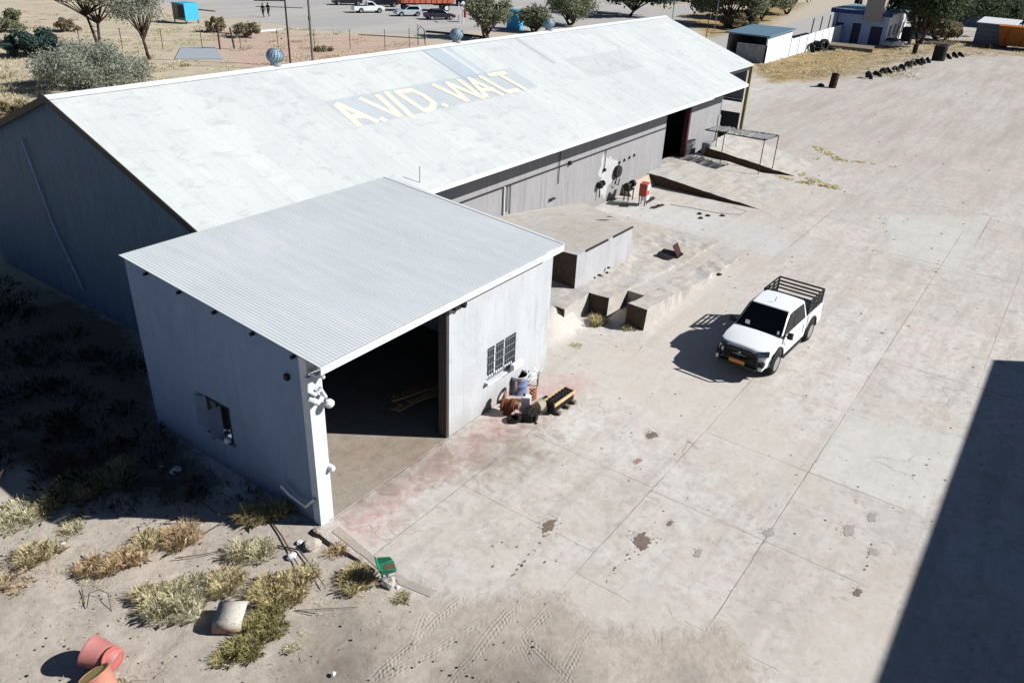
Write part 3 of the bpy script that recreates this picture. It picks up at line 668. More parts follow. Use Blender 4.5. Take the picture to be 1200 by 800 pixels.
m = MB(S); m.box(AX0-.16, AX0-.02, 1.0, 1.2, 6.6, 6.82); ap(m, 'bell_box', BLACKP)
m = MB(S); m.box(7.5, 7.9, -.3, -.02, 6.85, 7.05); m.rev([(0, 0), (.12, .02), (.16, .2), (0, .22)], (8.05, -.32, 6.86), n=12); ap(m, 'floodlight', DARK)
# things standing inside the doorway
m = MB(S)
for i in range(9):
    a = random.uniform(-.4, .3); x = at(490, 468, .3).x/S+random.uniform(-.5, .6); y = at(490, 468, .3).y/S+random.uniform(-.4, .4); z = .6+i*.07
    d = Vector((math.cos(a), math.sin(a), 0)); n_ = Vector((-d.y, d.x, 0))*.12; c_ = Vector((x, y, z))
    m.slab([tuple(c_-d*1.3-n_), tuple(c_+d*1.3-n_), tuple(c_+d*1.3+n_), tuple(c_-d*1.3+n_)], (0, 0, .04))
o = m.build('timber_pile', plain('old_planks', (170, 140, 108), .9)); tag(o, 'loose pile of old planks lying inside the open doorway', 'planks')
m = MB(S); m.tube([(3.0, 7, 0), (2.6, 10.5, 6.5)], .06, 6); m.tube([(3.7, 7, 0), (3.3, 10.5, 6.5)], .06, 6)
for k in range(9):
    f = .08+k*.1; m.tube([(3.0-.4*f, 7+3.5*f, 6.5*f), (3.7-.4*f, 7+3.5*f, 6.5*f)], .04, 6)
o = m.build('ladder', STEEL); tag(o, 'metal ladder leaning in the dark interior behind the doorway', 'ladder')

# ------------------------------------------------------------------ loading ramps
def roughen(o, cut=.5, amp=.05, x0=None):
    bm = bmesh.new(); bm.from_mesh(o.data)
    lo = [min(v.co[i] for v in bm.verts) for i in range(3)]; hi = [max(v.co[i] for v in bm.verts) for i in range(3)]
    for ax in range(2):
        c = lo[ax]+cut
        while c < hi[ax]-.05:
            n = Vector((0, 0, 0)); n[ax] = 1; co = Vector((0, 0, 0)); co[ax] = c
            bmesh.ops.bisect_plane(bm, geom=bm.verts[:]+bm.edges[:]+bm.faces[:], plane_co=co, plane_no=n); c += cut
    for v in bm.verts:
        w_ = Vector(v.co)+Vector(o.location)
        if v.co.z > .05:
            v.co.z += amp*.7*mn.noise(w_*1.7); v.co.y += amp*mn.noise(w_*2.1+Vector((7, 0, 0))); v.co.x += amp*.6*mn.noise(w_*2.4+Vector((0, 9, 0)))
    bm.to_mesh(o.data); bm.free()
def prism_x(name, prof, y0, y1, mat, label, cat, smooth=False):
    m = MB(S); m.slab([(x, y0, z) for x, z in prof], (0, y1-y0, 0)); o = m.build(name, mat); tag(o, label, cat); return o
m = MB(S)
p1 = [(20.9, -.1), (20.9, 1.28), (23.9, 1.38), (32.5, .68), (37.5, .22), (42.5, .0), (42.5, -.1)]
p2 = [(23.9, -.1), (23.9, 1.38), (32.5, .68), (37.5, .22), (42.5, .0), (42.5, -.1)]
m.slab([(x, 2.0, z) for x, z in p1], (0, 10.79, 0)); m.slab([(x, .65, z) for x, z in p2], (0, 1.345, 0))
RAMP = mat_concrete('sandy_concrete_ramp', (182, 180, 176), (136, 130, 123), (188, 179, 168), .8)
def shade_ends(o, xlim):
    """end faces turned from the sun get darker concrete, shade put in colour"""
    o.data.materials.append(CONCD)
    for f in o.data.polygons:
        if f.normal.x < -.8: f.material_index = 1
o = m.build('concrete_ramp', RAMP); tag(o, 'wide sandy concrete ramp rising to a stepped end wall below the loading dock', 'ramp'); shade_ends(o, 0); roughen(o, .35, .09)
m = MB(S); m.slab([(x, -2.01, z) for x, z in [(23.88, -.1), (23.88, 1.45), (30, .78), (36, .25), (41, 0), (41, -.1)]], (0, 1.31, 0))
o = m.build('concrete_ramp_track', RAMP); tag(o, 'narrow concrete ramp track with square brown shaded end, beside the wide ramp', 'ramp'); shade_ends(o, 0); roughen(o, .3, .1)
m = MB(S); m.slab([(26.5, -.7, -.1), (26.5, -.7, 1.08), (30, -.7, .72), (36, -.7, .22), (40.5, -.7, 0), (40.5, -.7, -.1)], (0, 1.35, 0)); o = m.build('ramp_slot_fill', RAMP); kind(o, 'structure')
# dock
A_, B_, C_, D_, E_ = (23.82, 3.14, 3.7), (32.5, 3.73, 3.15), (40.8, 12.78, .98), (29.5, 12.78, 2.75), (24.2, 12.78, 3.2)
m = MB(S)
lo = lambda p: (p[0], p[1], .1)
m.add([A_, B_, C_, D_, E_, lo(A_), lo(B_), lo(C_), lo(D_), lo(E_)], [(0, 1, 3), (1, 2, 3), (0, 3, 4), (5, 6, 1, 0), (6, 7, 2, 1), (7, 8, 3, 2), (8, 9, 4, 3), (9, 5, 0, 4)])
o = m.build('loading_dock', mat_plaster('dock_render', (172, 172, 174), (136, 134, 134), .5, .4)); tag(o, 'raised loading dock with flat streaked top against the shed wall', 'dock')
DTOP = mat_concrete('dusty_dock_top', (188, 185, 180), (148, 142, 134), (180, 172, 162)); o.data.materials.append(DTOP); o.data.materials.append(CONCD)
for f in o.data.polygons:
    if abs(f.normal.z) > .5: f.material_index = 1
    elif f.normal.x < -.8: f.material_index = 2  # face away from the sun painted dark for its shade
m = MB(S); 
def edge_(a, b, up=.03, w_=.06):
    a = Vector(a); b = Vector(b); m.slab([(a.x, a.y-w_, a.z-.08), (b.x, b.y-w_, b.z-.08), (b.x, b.y+.02, b.z-.08+up), (a.x, a.y+.02, a.z-.08+up)], (0, 0, .1))
edge_(Vector(A_)+Vector((1.2, .07, -.06)), Vector(A_).lerp(Vector(B_), .52)); edge_(Vector(A_).lerp(Vector(B_), .62), Vector(B_))
m.build('edge_strip', DARK, o)
# beyond: two low ramps in front of the shed doors
m = MB(S); m.slab([(52.9, 12.75, -.1), (52.9, 12.75, 1.06), (52.9, 11.3, 1.04), (52.9, 1.0, .0), (52.9, .9, -.1)], (11.1, 0, 0)); m.box(56, 61.2, 12.75, 14, 0, 1.06)
o = m.build('door_ramp', RAMP); tag(o, 'low concrete ramp climbing to the tall dark shed doorway', 'ramp'); shade_ends(o, 0); roughen(o, .4, .08)
m = MB(S); m.add([(63.6, 11.4, -.1), (66.5, 2.3, -.1), (73, 2.3, -.1), (73, 12.4, -.1), (63.6, 11.4, 1.95), (66.5, 2.3, .02), (73, 2.3, .02), (73, 12.4, 2.0)], [(0, 3, 2, 1), (4, 5, 6, 7), (0, 1, 5, 4), (1, 2, 6, 5), (2, 3, 7, 6), (3, 0, 4, 7)])
o = m.build('side_ramp', RAMP); tag(o, 'higher concrete ramp under the spindly steel rack at the shed end', 'ramp'); shade_ends(o, 0); roughen(o, .4, .08)
o = MB(S).box(63.7, 65.0, 11.0, 11.9, .9, 2.3).build('concrete_block', WALLM, bevel=.02); tag(o, 'pale concrete block at the head of the higher ramp by the shed corner', 'block')
# steel rack
rk = thing('steel_rack', 'spindly steel rack on thin legs with scrap laid along its top', 'rack', (U(64), U(8), 0))
m = MB(S)
c4 = [(62.6, 11.3, 3.95), (65.2, 11.0, 3.95), (65.9, 4.6, 3.95), (62.8, 5.0, 3.95)]
for i in range(4): m.tube([c4[i], c4[(i+1) % 4]], .07, 6)
sp(m, 'frame', DARK, rk)
for (x, y), zb in (((62.8, 5.0), .5), ((65.9, 4.6), .4), ((62.7, 9.2), 1.3), ((65.2, 10.9), 1.6)):
    m = MB(S); m.tube([(x, y, zb-.4), (x, y, 3.95)], .045, 6); sp(m, 'leg', DARK, rk)
m = MB(S)
for i in range(26):
    f = i/25; y = 11.0-6.1*f; m.slab([(62.8+random.uniform(0, .3), y, 4.0), (65.4+random.uniform(-.9, .3), y-.05*random.random(), 4.0), (65.4+random.uniform(-.5, .3), y-.2, 4.03), (62.8, y-.2, 4.0+random.random()*.12)], (0, 0, .05))
sp(m, 'scrap_sheets', plain('scrap_sheet', (150, 152, 150), .5, .2, .5, 6), rk)

# oil stains and small black things on the dock apron
def blob(px, r, mat, name, label, cat, ex=1.6, h=.004, n=26, seed=0, ang=0):
    rr = random.Random(seed); c = at(*px); m = MB(); pts = []; n = 54; ph = rr.uniform(0, 6)
    for k in range(n):
        a = 2*math.pi*k/n; q = r*(.85+.14*math.sin(a*2+ph)+.1*math.sin(a*4+ph*2)+.08*math.sin(a*7+ph*3)+.07*math.sin(a*11+ph*5)+.2*(rr.random()-.5)); x = q*ex*math.cos(a); y = q*math.sin(a)
        pts.append((x*math.cos(ang)-y*math.sin(ang), x*math.sin(ang)+y*math.cos(ang), 0))
    m.slab(pts, (0, 0, h))
    for k in range(22):
        a = rr.uniform(0, 6.28); q = r*rr.uniform(.9, 1.9); rr3 = r*rr.uniform(.03, .12); m.slab([(q*ex*.8*math.cos(a)+rr3*math.cos(b), q*math.sin(a)+rr3*math.sin(b), 0) for b in [i_*math.pi/4 for i_ in range(8)]], (0, 0, h*.8))
    o = m.build(name, mat); o.location = (c.x, c.y, .004 if c.z == 0 else c.z); tag(o, label, cat); return o
OIL = plain('old_oil', (118, 104, 94), .85, 0, .35, 7); OILL = plain('faint_oil', (156, 150, 144), .85, 0, .2, 7); OILD = plain('fresh_oil', (46, 40, 36), .35, 0, .3, 7)
st_i = 0
def stain(px, r, mat=OIL, label='', **k):
    global st_i; st_i += 1
    return blob(px, r, mat, 'oil_stain', label, 'oil stain', seed=st_i, **k)
stain((643, 616), .16, OIL, 'brown oil stain with a dotted trail on the slab joint below the green chair side')
stain((752, 634), .2, OIL, 'largest brown oil stain in the middle of the yard')
stain((995, 621), .15, OILL, 'flat grey oil stain nearest the big shadow')
stain((1022, 606), .12, OILL, 'small grey oil stain just above the flat one near the big shadow')
stain((901, 624), .12, OILL, 'grey oil stain on the crossing of two slab joints')
stain((1024, 646), .1, OILL, 'small elongated oil stain below the flat grey one')
stain((785, 613), .07, OIL, 'small dark spot up and right of the largest brown stain')
stain((818, 648), .09, OILL, 'faint round stain right of the largest brown stain')
stain((1005, 694), .09, OIL, 'cluster-like brown spot at the end of a joint near the big shadow')
stain((764, 510), .14, OIL, 'rusty brown patch in the yard left of the pickup shadow')
stain((747, 540), .1, plain('faint_rust_mark', (150, 124, 112), .9), 'faint reddish patch below the rusty brown one')
trl = MB()
for i in range(46):
    rr = random.Random(i+50)
    if i < 16: p = at(640-i*2.6+rr.uniform(-3, 3), 624+i*3.4+rr.uniform(-3, 3))
    elif i < 28: p = at(742-(i-16)*3+rr.uniform(-4, 4), 644+(i-16)*3.4+rr.uniform(-4, 4))
    elif i < 38: p = at(1020-(i-28)*.6+rr.uniform(-2, 2), 640+(i-28)*3.2+rr.uniform(-3, 3))
    else: p = at(600+rr.uniform(-30, 60), 650+rr.uniform(-20, 35))
    r = rr.uniform(.008, .028); trl.add([(p.x+r*math.cos(a)*1.5, p.y+r*math.sin(a), .006) for a in [k*math.pi/4 for k in range(8)]], [tuple(range(8))])
o = trl.build('oil_drips', OIL, fixn=False); kind(o, 'stuff'); tag(o, 'dotted oil drips trailing from the brown stains across the slabs', None)

# ------------------------------------------------------------------ vehicles
PAINTW = plain('white_car_paint', (226, 228, 230), .22, 0, .03, 2, .5)
def wheel(parent, x, y, r=.38, w_=.25, side=1, rimmat=None):
    t = thing('wheel', None, None, (x, y, r)); t.parent = parent
    del_ = t
    m = MB(); m.rev([(r*.62, -w_/2), (r*.9, -w_/2), (r, -w_*.36), (r, w_*.36), (r*.9, w_/2), (r*.62, w_/2), (r*.62, -w_/2)], axis='y', n=28); m.build('tyre', RUBBER, t, True)
    m = MB(); yy = side*w_*.28
    m.rev([(r*.63, side*w_*.5), (r*.56, side*w_*.46), (r*.54, yy), (0, yy)], axis='y', n=28)
    for k in range(6):
        a = k*math.pi/3; c, s_ = math.cos(a), math.sin(a); q = r*.55
        m.slab([(c*.04-s_*.035, yy, s_*.04+c*.035), (c*q-s_*.045, yy, s_*q+c*.045), (c*q+s_*.045, yy, s_*q-c*.045), (c*.04+s_*.035, yy, s_*.04-c*.035)], (0, side*.04, 0))
    m.rev([(.07, yy), (.06, yy+side*.05), (0, yy+side*.055)], axis='y', n=12)
    m.build('rim', rimmat or plain('alloy', (172, 174, 176), .3, .7, .1), t, True)
    return t
def arch_profile(top, archs, zb, xr, xf):
    """closed side profile, x from rear to front; top: list (x,z) rear->front"""
    pts = list(top); cur = []
    # bottom from front to rear with wheel cut-outs
    cur.append((xf, zb))
    for xc, r in sorted(archs, key=lambda a: -a[0]):
        for k in range(11):
            a = math.pi*k/10; cur.append((xc+r*math.cos(a), max(zb, zb+.0+ (r*1.0)*math.sin(a))))
    cur.append((xr, zb))
    return pts+cur
def dome(o, HW, cuts, fn):
    bm = bmesh.new(); bm.from_mesh(o.data)
    for c in cuts:
        bmesh.ops.bisect_plane(bm, geom=bm.verts[:]+bm.edges[:]+bm.faces[:], plane_co=Vector((0, c, 0)), plane_no=Vector((0, 1, 0)))
    for v in bm.verts: v.co = Vector(fn(*v.co))
    for f in bm.faces: f.smooth = True
    for e in bm.edges:
        if len(e.link_faces) == 2 and e.calc_face_angle(0) > R(32): e.smooth = False
    bm.to_mesh(o.data); bm.free()
def pickup():
    t = thing('pickup_truck', 'white double-cab pickup truck with black bull bar and black cattle rails, parked in the yard', 'pickup truck', (14.97, -4.965, 0), R(177.6))
    HW = .88; zb = .42
    # front body incl. cab lower half, x from cab back (-.75) to nose 2.55
    top = [(-1.02, .8), (-1.02, 1.14), (1.22, 1.12), (1.85, 1.08), (2.32, .98), (2.42, .86), (2.46, .7), (2.44, .5)]
    prof = arch_profile(top, [(1.54, .47)], zb, -.9, 2.38)
    m = MB(); m.slab([(x, -HW, z) for x, z in prof], (0, 2*HW, 0))
    b = m.build('body', PAINTW, t, bevel=.035)
    def fn(x, y, z):
        f = (y/HW)**2
        if x > 1.1 and z > .8: z += .055*(1-f)*min(1, (x-1.1)/.4)-.02*f
        if x > 1.7: y *= 1-.13*((x-1.7)/.8)**2; x -= .2*f*f*((x-1.7)/.76)
        if z > .98: y *= .955
        return x, y, z
    dome(b, HW, [-.8, -.7, -.55, -.35, 0, .35, .55, .7, .8], fn)
    # cab greenhouse
    gh = [(-1.04, 1.12, .82), (-.92, 1.68, .66), (-.4, 1.77, .68), (.42, 1.73, .67), (1.22, 1.1, .81)]
    m = MB(); vs = [(x, -y, z) for x, z, y in gh]+[(x, y, z) for x, z, y in gh]; n = 5
    m.add(vs, [(0, 1, 2, 3, 4), (9, 8, 7, 6, 5)]+[(i, i+5, i+6, i+1) for i in range(4)]+[(0, 4, 9, 5)])
    cb = m.build('cab', PAINTW, t, bevel=.06)
    dome(cb, HW, [-.5, -.3, 0, .3, .5], lambda x, y, z: (x, y, z+(.035*(1-(y/.68)**2) if z > 1.6 and x < .38 else 0)))
    def on(mb, name, mat, pts, d=.012, par=t):
        P = [Vector(p) for p in pts]; nn = (P[1]-P[0]).cross(P[-1]-P[0]).normalized()
        c = sum(P, Vector())/len(P)
        if nn.dot(c-Vector((.2, 0, 1.2))) < 0: nn = -nn
        mb.slab([tuple(p-nn*.02) for p in P], tuple(nn*(d+.02))); return mb.build(name, mat, par)
    # windscreen
    A, B = Vector((.42, .67, 1.73)), Vector((1.22, .81, 1.1))
    wl = lambda f, y: (A.x+(B.x-A.x)*f, y*(A.y+(B.y-A.y)*f), A.z+(B.z-A.z)*f)
    ws = on(MB(), 'windscreen', GLASS, [wl(.04, -.92), wl(.04, .92), wl(.95, .95), wl(.95, -.95)], .022)
    on(MB(), 'licence_disc', WHITE, [wl(.78, .74), wl(.78, .82), wl(.9, .84), wl(.9, .76)], .026, ws)
    on(MB(), 'paper_on_dash', WHITEDULL, [wl(.72, -.5), wl(.72, -.68), wl(.86, -.62), wl(.86, -.42)], .026, ws)
    on(MB(), 'rear_window', GLASS, [(-1.02, -.72, 1.2), (-1.02, .72, 1.2), (-.935, .6, 1.6), (-.935, -.6, 1.6)], .01)
    for s in (-1, 1):
        def sd(x, z):
            f = (z-1.12)/(1.73-1.12); return (x, s*(.818+(.67-.818)*f+.004), z)
        on(MB(), 'side_window', GLASS, [sd(.26, 1.14), sd(1.1, 1.14), sd(.47, 1.67), sd(.26, 1.69)], .012)
        on(MB(), 'side_window', GLASS, [sd(-.84, 1.14), sd(.2, 1.14), sd(.2, 1.69), sd(-.74, 1.64)], .012)
        for xx in (.24, -.7, 1.02): m = MB(); m.box(xx, xx+.008, s*(HW-.02), s*(HW+.001), .6, .95); m.build('door_seam', plain('seam_grey', (120, 122, 126), .6), t)
        for xx in (.34, -.42):
            m = MB(); m.box(xx, xx+.13, s*(HW), s*(HW+.015), .9, .93); m.build('door_handle', WHITE, t)
        m = MB(); m.tube([(.98, s*.8, 1.12), (.98, s*.95, 1.15)], .025, 6); m.box(.92, 1.06, s*.9, s*1.06, 1.08, 1.27); m.build('mirror', BLACKP, t, bevel=.02)
        m = MB(); m.box(-.6, 1.0, s*.8, s*.93, .36, .42); m.build('side_step', BLACKP, t)
        for xc in (1.54, -1.54):
            m = MB(); P = []
            for k in range(13):
                a = math.pi*k/12; P.append((xc+.47*math.cos(a), .42+.47*math.sin(a)))
            for (a0, b0), (a1, b1) in zip(P, P[1:]):
                f = 1.13
                q = lambda x, z: (xc+(x-xc)*f, .42+(z-.42)*f)
                m.slab([(a0, s*.86, b0), (a1, s*.86, b1), (q(a1, b1)[0], s*.86, q(a1, b1)[1]), (q(a0, b0)[0], s*.86, q(a0, b0)[1])], (0, s*.05, 0))
            m.build('wheel_arch', BLACKP, t)
            wheel(t, xc, s*.79, side=s)
        m = MB(); m.add([(2.34, s*.55, .98), (2.2, s*.86, 1.0), (2.28, s*.84, .84), (2.5, s*.58, .82)], [(0, 1, 2, 3)]); 
        m = MB(); m.slab([(2.31, s*.48, .97), (2.1, s*.79, 1.0), (2.16, s*.81, .84), (2.41, s*.5, .83)], (.05, s*.03, .01)); m.build('headlight', plain('headlight_glass', (60, 76, 88), .12, .2, .2), t)
        m = MB(); m.box(2.28, 2.45, s*.58, s*.78, .52, .66); m.build('fog_light', BLACKP, t)
        m = MB(); m.box(-2.56, -2.5, s*.76, s*.885, .75, 1.05); m.build('tail_light', plain('tail_red', (150, 20, 20), .3), t)
    m = MB(); m.box(2.36, 2.485, -.54, .54, .52, .9)
    m.build('grille', BLACKP, t)
    m = MB(); m.box(2.48, 2.51, -.22, .22, .76, .79); m.tube([(2.5, -.12, .78), (2.52, 0, .86), (2.5, .12, .78), (2.52, 0, .74), (2.5, -.12, .78)], .014, 6); m.build('badge', STEEL, t)
    m = MB()
    m.tube([(2.5, -.62, .45), (2.6, -.6, .92), (2.54, -.35, .99), (2.54, .35, .99), (2.6, .6, .92), (2.5, .62, .45)], .035, 8)
    m.tube([(2.6, -.6, .72), (2.61, 0, .7), (2.6, .6, .72)], .03, 8); m.box(2.46, 2.6, -.62, .62, .4, .5)
    m.build('bull_bar', BLACKP, t, True)
    m = MB(); m.box(2.62, 2.632, -.26, .26, .53, .65); m.build('number_plate', plain('amber_plate', (200, 130, 60), .5), t)
    m = MB(); m.box(2.1, 2.46, -.78, .78, .4, .56); m.build('bumper', PAINTW, t, bevel=.04)
    m = MB(); m.tube([(.1, 0, 1.79), (.03, 0, 1.92)], .012, 5); m.build('antenna', BLACKP, t)
    # load bed
    for s in (-1, 1):
        pr = arch_profile([(-2.52, .5), (-2.52, 1.12), (-1.06, 1.12)], [(-1.54, .47)], zb+.03, -2.5, -1.06)
        m = MB(); m.slab([(x, s*.88, z) for x, z in pr], (0, -s*.07, 0)); m.build('bed_side', PAINTW, t, bevel=.012)
    m = MB(); m.box(-2.47, -1.06, -.81, .81, .62, .67); m.box(-1.12, -1.06, -.81, .81, .67, 1.12)
    for s in (-1, 1): m.box(-2.0, -1.15, s*.56, s*.81, .67, .9)
    m.build('bed_floor', BLACKP, t)
    m = MB(); m.box(-2.54, -2.48, -.82, .82, .55, 1.1); m.build('tailgate', PAINTW, t, bevel=.012)
    m = MB(); m.box(-2.68, -2.54, -.82, .82, .42, .56); m.build('rear_bumper', STEEL, t, bevel=.02)
    m = MB()
    for z in (1.22, 1.35, 1.48, 1.62):
        for s in (-1, 1): m.tube([(-1.1, s*.8, z), (-2.48, s*.8, z)], .032, 6)
        m.tube([(-2.48, -.8, z), (-2.48, .8, z)], .032, 6)
    m.tube([(-1.1, -.8, 1.62), (-1.1, .8, 1.62)], .03, 6); m.tube([(-1.1, -.8, 1.36), (-1.1, .8, 1.36)], .03, 6)
    for x in (-1.1, -1.55, -2.0, -2.48):
        for s in (-1, 1): m.tube([(x, s*.8, 1.08), (x, s*.8, 1.64)], .03, 6)
    m.build('cattle_rails', BLACKP, t, True)
    m = MB()
    for s in (-1, 1): m.slab([(-1.12, s*.8, 1.12), (-1.5, s*.8, 1.12), (-1.4, s*.78, 1.58), (-1.12, s*.78, 1.6)], (0, s*.015, 0))
    m.build('canvas_flap', plain('dark_canvas', (40, 46, 56), .8), t)
    m = MB(); m.box(-2.4, 2.3, -.6, .6, .3, .5); m.build('chassis', BLACKP, t)
    m = MB(); m.rev([(.16, -.1), (.36, -.1), (.38, 0), (.36, .1), (.16, .1), (.16, -.1)], (-1.6, .2, .8), n=22, tilt=Matrix.Rotation(.25, 3, 'X')); m.build('spare_tyre', RUBBER, t, True)
pickup()

def small_car(loc, rz, col, label, style='hatch', group='vehicles in the far car park'):
    L_, HW, H = {'hatch': (3.9, .84, 1.48), 'sedan': (4.4, .86, 1.44), 'suv': (4.6, .92, 1.75)}[style]
    t = thing('parked_car', label, 'car', loc, rz, group); h = L_/2
    paint = plain('paint_%d_%d_%d' % col, col, .25, 0, .05, 2, .5)
    hood = .42*H+.28; zb = .3; bel = .9 if style != 'suv' else 1.02
    rear = [(-h, .45), (-h+.03, bel-.02)]
    mid = [(-h+.5, bel+.03)] if style == 'sedan' else []
    prof = arch_profile(rear+mid+[(h-1.25, bel), (h-.3, bel-.14), (h, bel-.32), (h, .4)], [(h-.75, .38), (-h+.7, .38)], zb, -h+.05, h-.05)
    m = MB(); m.slab([(x, -HW, z) for x, z in prof], (0, 2*HW, 0)); b = m.build('body', paint, t, bevel=.05)
    xb = -h+.08 if style != 'sedan' else -h+.55
    gh = [(xb, bel, HW*.93), (xb+(.28 if style != 'sedan' else .5), H-.05, HW*.76), (.1, H, HW*.78), (h-2.0, H-.04, HW*.77), (h-1.2, bel, HW*.93)]
    m = MB(); vs = [(x, -y, z) for x, z, y in gh]+[(x, y, z) for x, z, y in gh]
    m.add(vs, [(0, 1, 2, 3, 4), (9, 8, 7, 6, 5)]+[(i, i+5, i+6, i+1) for i in range(4)]+[(0, 4, 9, 5)])
    m.build('cabin', paint, t, bevel=.04)
    def strip(i, f0, f1, name):
        (x0, z0, y0), (x1, z1, y1) = gh[i], gh[i+1]; m = MB()
        q = lambda f, k: (x0+(x1-x0)*f, k*(y0+(y1-y0)*f)*.9, z0+(z1-z0)*f)
        n = Vector((-(z1-z0), 0, (x1-x0))).normalized()*.014
        m.slab([q(f0, -1), q(f0, 1), q(f1, 1), q(f1, -1)], tuple(n)); m.build(name, GLASS, t)
    strip(3, .08, .9, 'windscreen'); strip(0, .15, .92, 'rear_window')
    for s in (-1, 1):
        m = MB(); zz0, zz1 = bel+.05, H-.12
        def yy(z): return s*(HW*.93+(HW*.77-HW*.93)*(z-bel)/(H-bel)+.004)
        m.slab([(xb+.3, yy(zz0), zz0), (h-1.42, yy(zz0), zz0), (h-1.95, yy(zz1), zz1), (xb+.5, yy(zz1), zz1)], (0, s*.012, 0)); m.build('side_window', GLASS, t)
        m = MB(); m.box(h-.28, h+.01, s*HW*.62, s*HW*.98, bel-.32, bel-.18); m.build('headlight', STEEL, t)
        m = MB(); m.box(-h-.015, -h+.12, s*HW*.7, s*(HW+.003), .62, .82); m.build('tail_light', plain('tail_red', (150, 20, 20), .3), t)
        for xc in (h-.75, -h+.7): wheel(t, xc, s*(HW-.1), .31, .2, s)
    m = MB(); m.box(h-.05, h+.05, -HW*.85, HW*.85, .32, .55); m.build('bumper', BLACKP if style == 'suv' else paint, t)
    return t
CAR = R(-30)
def onpx(u, v): p = at(u, v); return (p.x, p.y, 0)
small_car(onpx(478, 19), R(150), (176, 188, 198), 'silver hatchback parked alone between the white pickup and the dark sedan')
small_car(onpx(515, 23), R(-25), (34, 36, 48), 'dark blue sedan parked nearest the red trailer', 'sedan')
small_car(onpx(407, 6), R(150), (30, 34, 40), 'black car at the top edge left of the white pickup', 'suv')
small_car(onpx(449, 8), R(150), (28, 32, 38), 'black car behind the white pickup in the far car park', 'suv')
small_car(onpx(320, 1), R(150), (60, 40, 36), 'dark red-brown car at the top edge above the two walkers', 'sedan')
t = thing('small_pickup', 'white single-cab pickup parked in the far car park', 'pickup truck', onpx(432, 15), R(-28), 'vehicles in the far car park')
m = MB(); m.slab([(x, -.85, z) for x, z in arch_profile([(-2.4, .4), (-2.4, .95), (-.4, .95), (-.4, 1.0), (1.2, 1.0), (2.2, .9), (2.3, .5)], [(1.45, .38), (-1.35, .38)], .35, -2.35, 2.25)], (0, 1.7, 0)); m.build('body', PAINTW, t, bevel=.04)
m = MB(); gh = [(-.4, 1.0, .8), (-.3, 1.55, .66), (.5, 1.55, .66), (1.15, 1.0, .8)]
m.add([(x, -y, z) for x, z, y in gh]+[(x, y, z) for x, z, y in gh], [(0, 1, 2, 3), (7, 6, 5, 4), (0, 4, 5, 1), (1, 5, 6, 2), (2, 6, 7, 3), (3, 7, 4, 0)]); m.build('cab', PAINTW, t, bevel=.03)
m = MB(); m.box(-2.3, -.5, -.75, .75, .955, .97); m.build('bed_cover', BLACKP, t)
for s in (-1, 1):
    m = MB(); m.slab([(-.3, s*.8, 1.05), (.9, s*.8, 1.05), (.45, s*.68, 1.48), (-.25, s*.68, 1.48)], (0, s*.02, 0)); m.build('side_window', GLASS, t)
    for x in (1.45, -1.35): wheel(t, x, s*.78, .33, .2, s)
# trailers
def trailer(loc, rz, col, L_, label):
    t = thing('truck_trailer', label, 'trailer', loc, rz, 'trailers in the far car park')
    m = MB(); m.box(-L_/2, L_/2, -1.25, 1.25, 1.2, 2.7)
    for k in range(int(L_/.9)): x = -L_/2+.3+k*.9; m.box(x, x+.09, -1.31, -1.25, 1.2, 2.7); m.box(x, x+.09, 1.25, 1.31, 1.2, 2.7)
    m.build('cargo_body', plain('trailer_%d' % col[0], col, .7, 0, .2, 1), t)
    m = MB(); m.box(-L_/2, L_/2, -.5, .5, .95, 1.2); m.build('chassis', BLACKP, t)
    for x in (-L_/2+1, -L_/2+2.3, L_/2-1.2):
        for s in (-1, 1): wheel(t, x, s*1.0, .5, .35, s, WHITE)
trailer(onpx(499, 13), R(-30), (182, 100, 76), 8.5, 'faded red cargo trailer behind the silver and dark cars')
trailer(onpx(556, 7), R(-30), (134, 60, 44), 7, 'dark red trailer at the top edge right of the faded one')
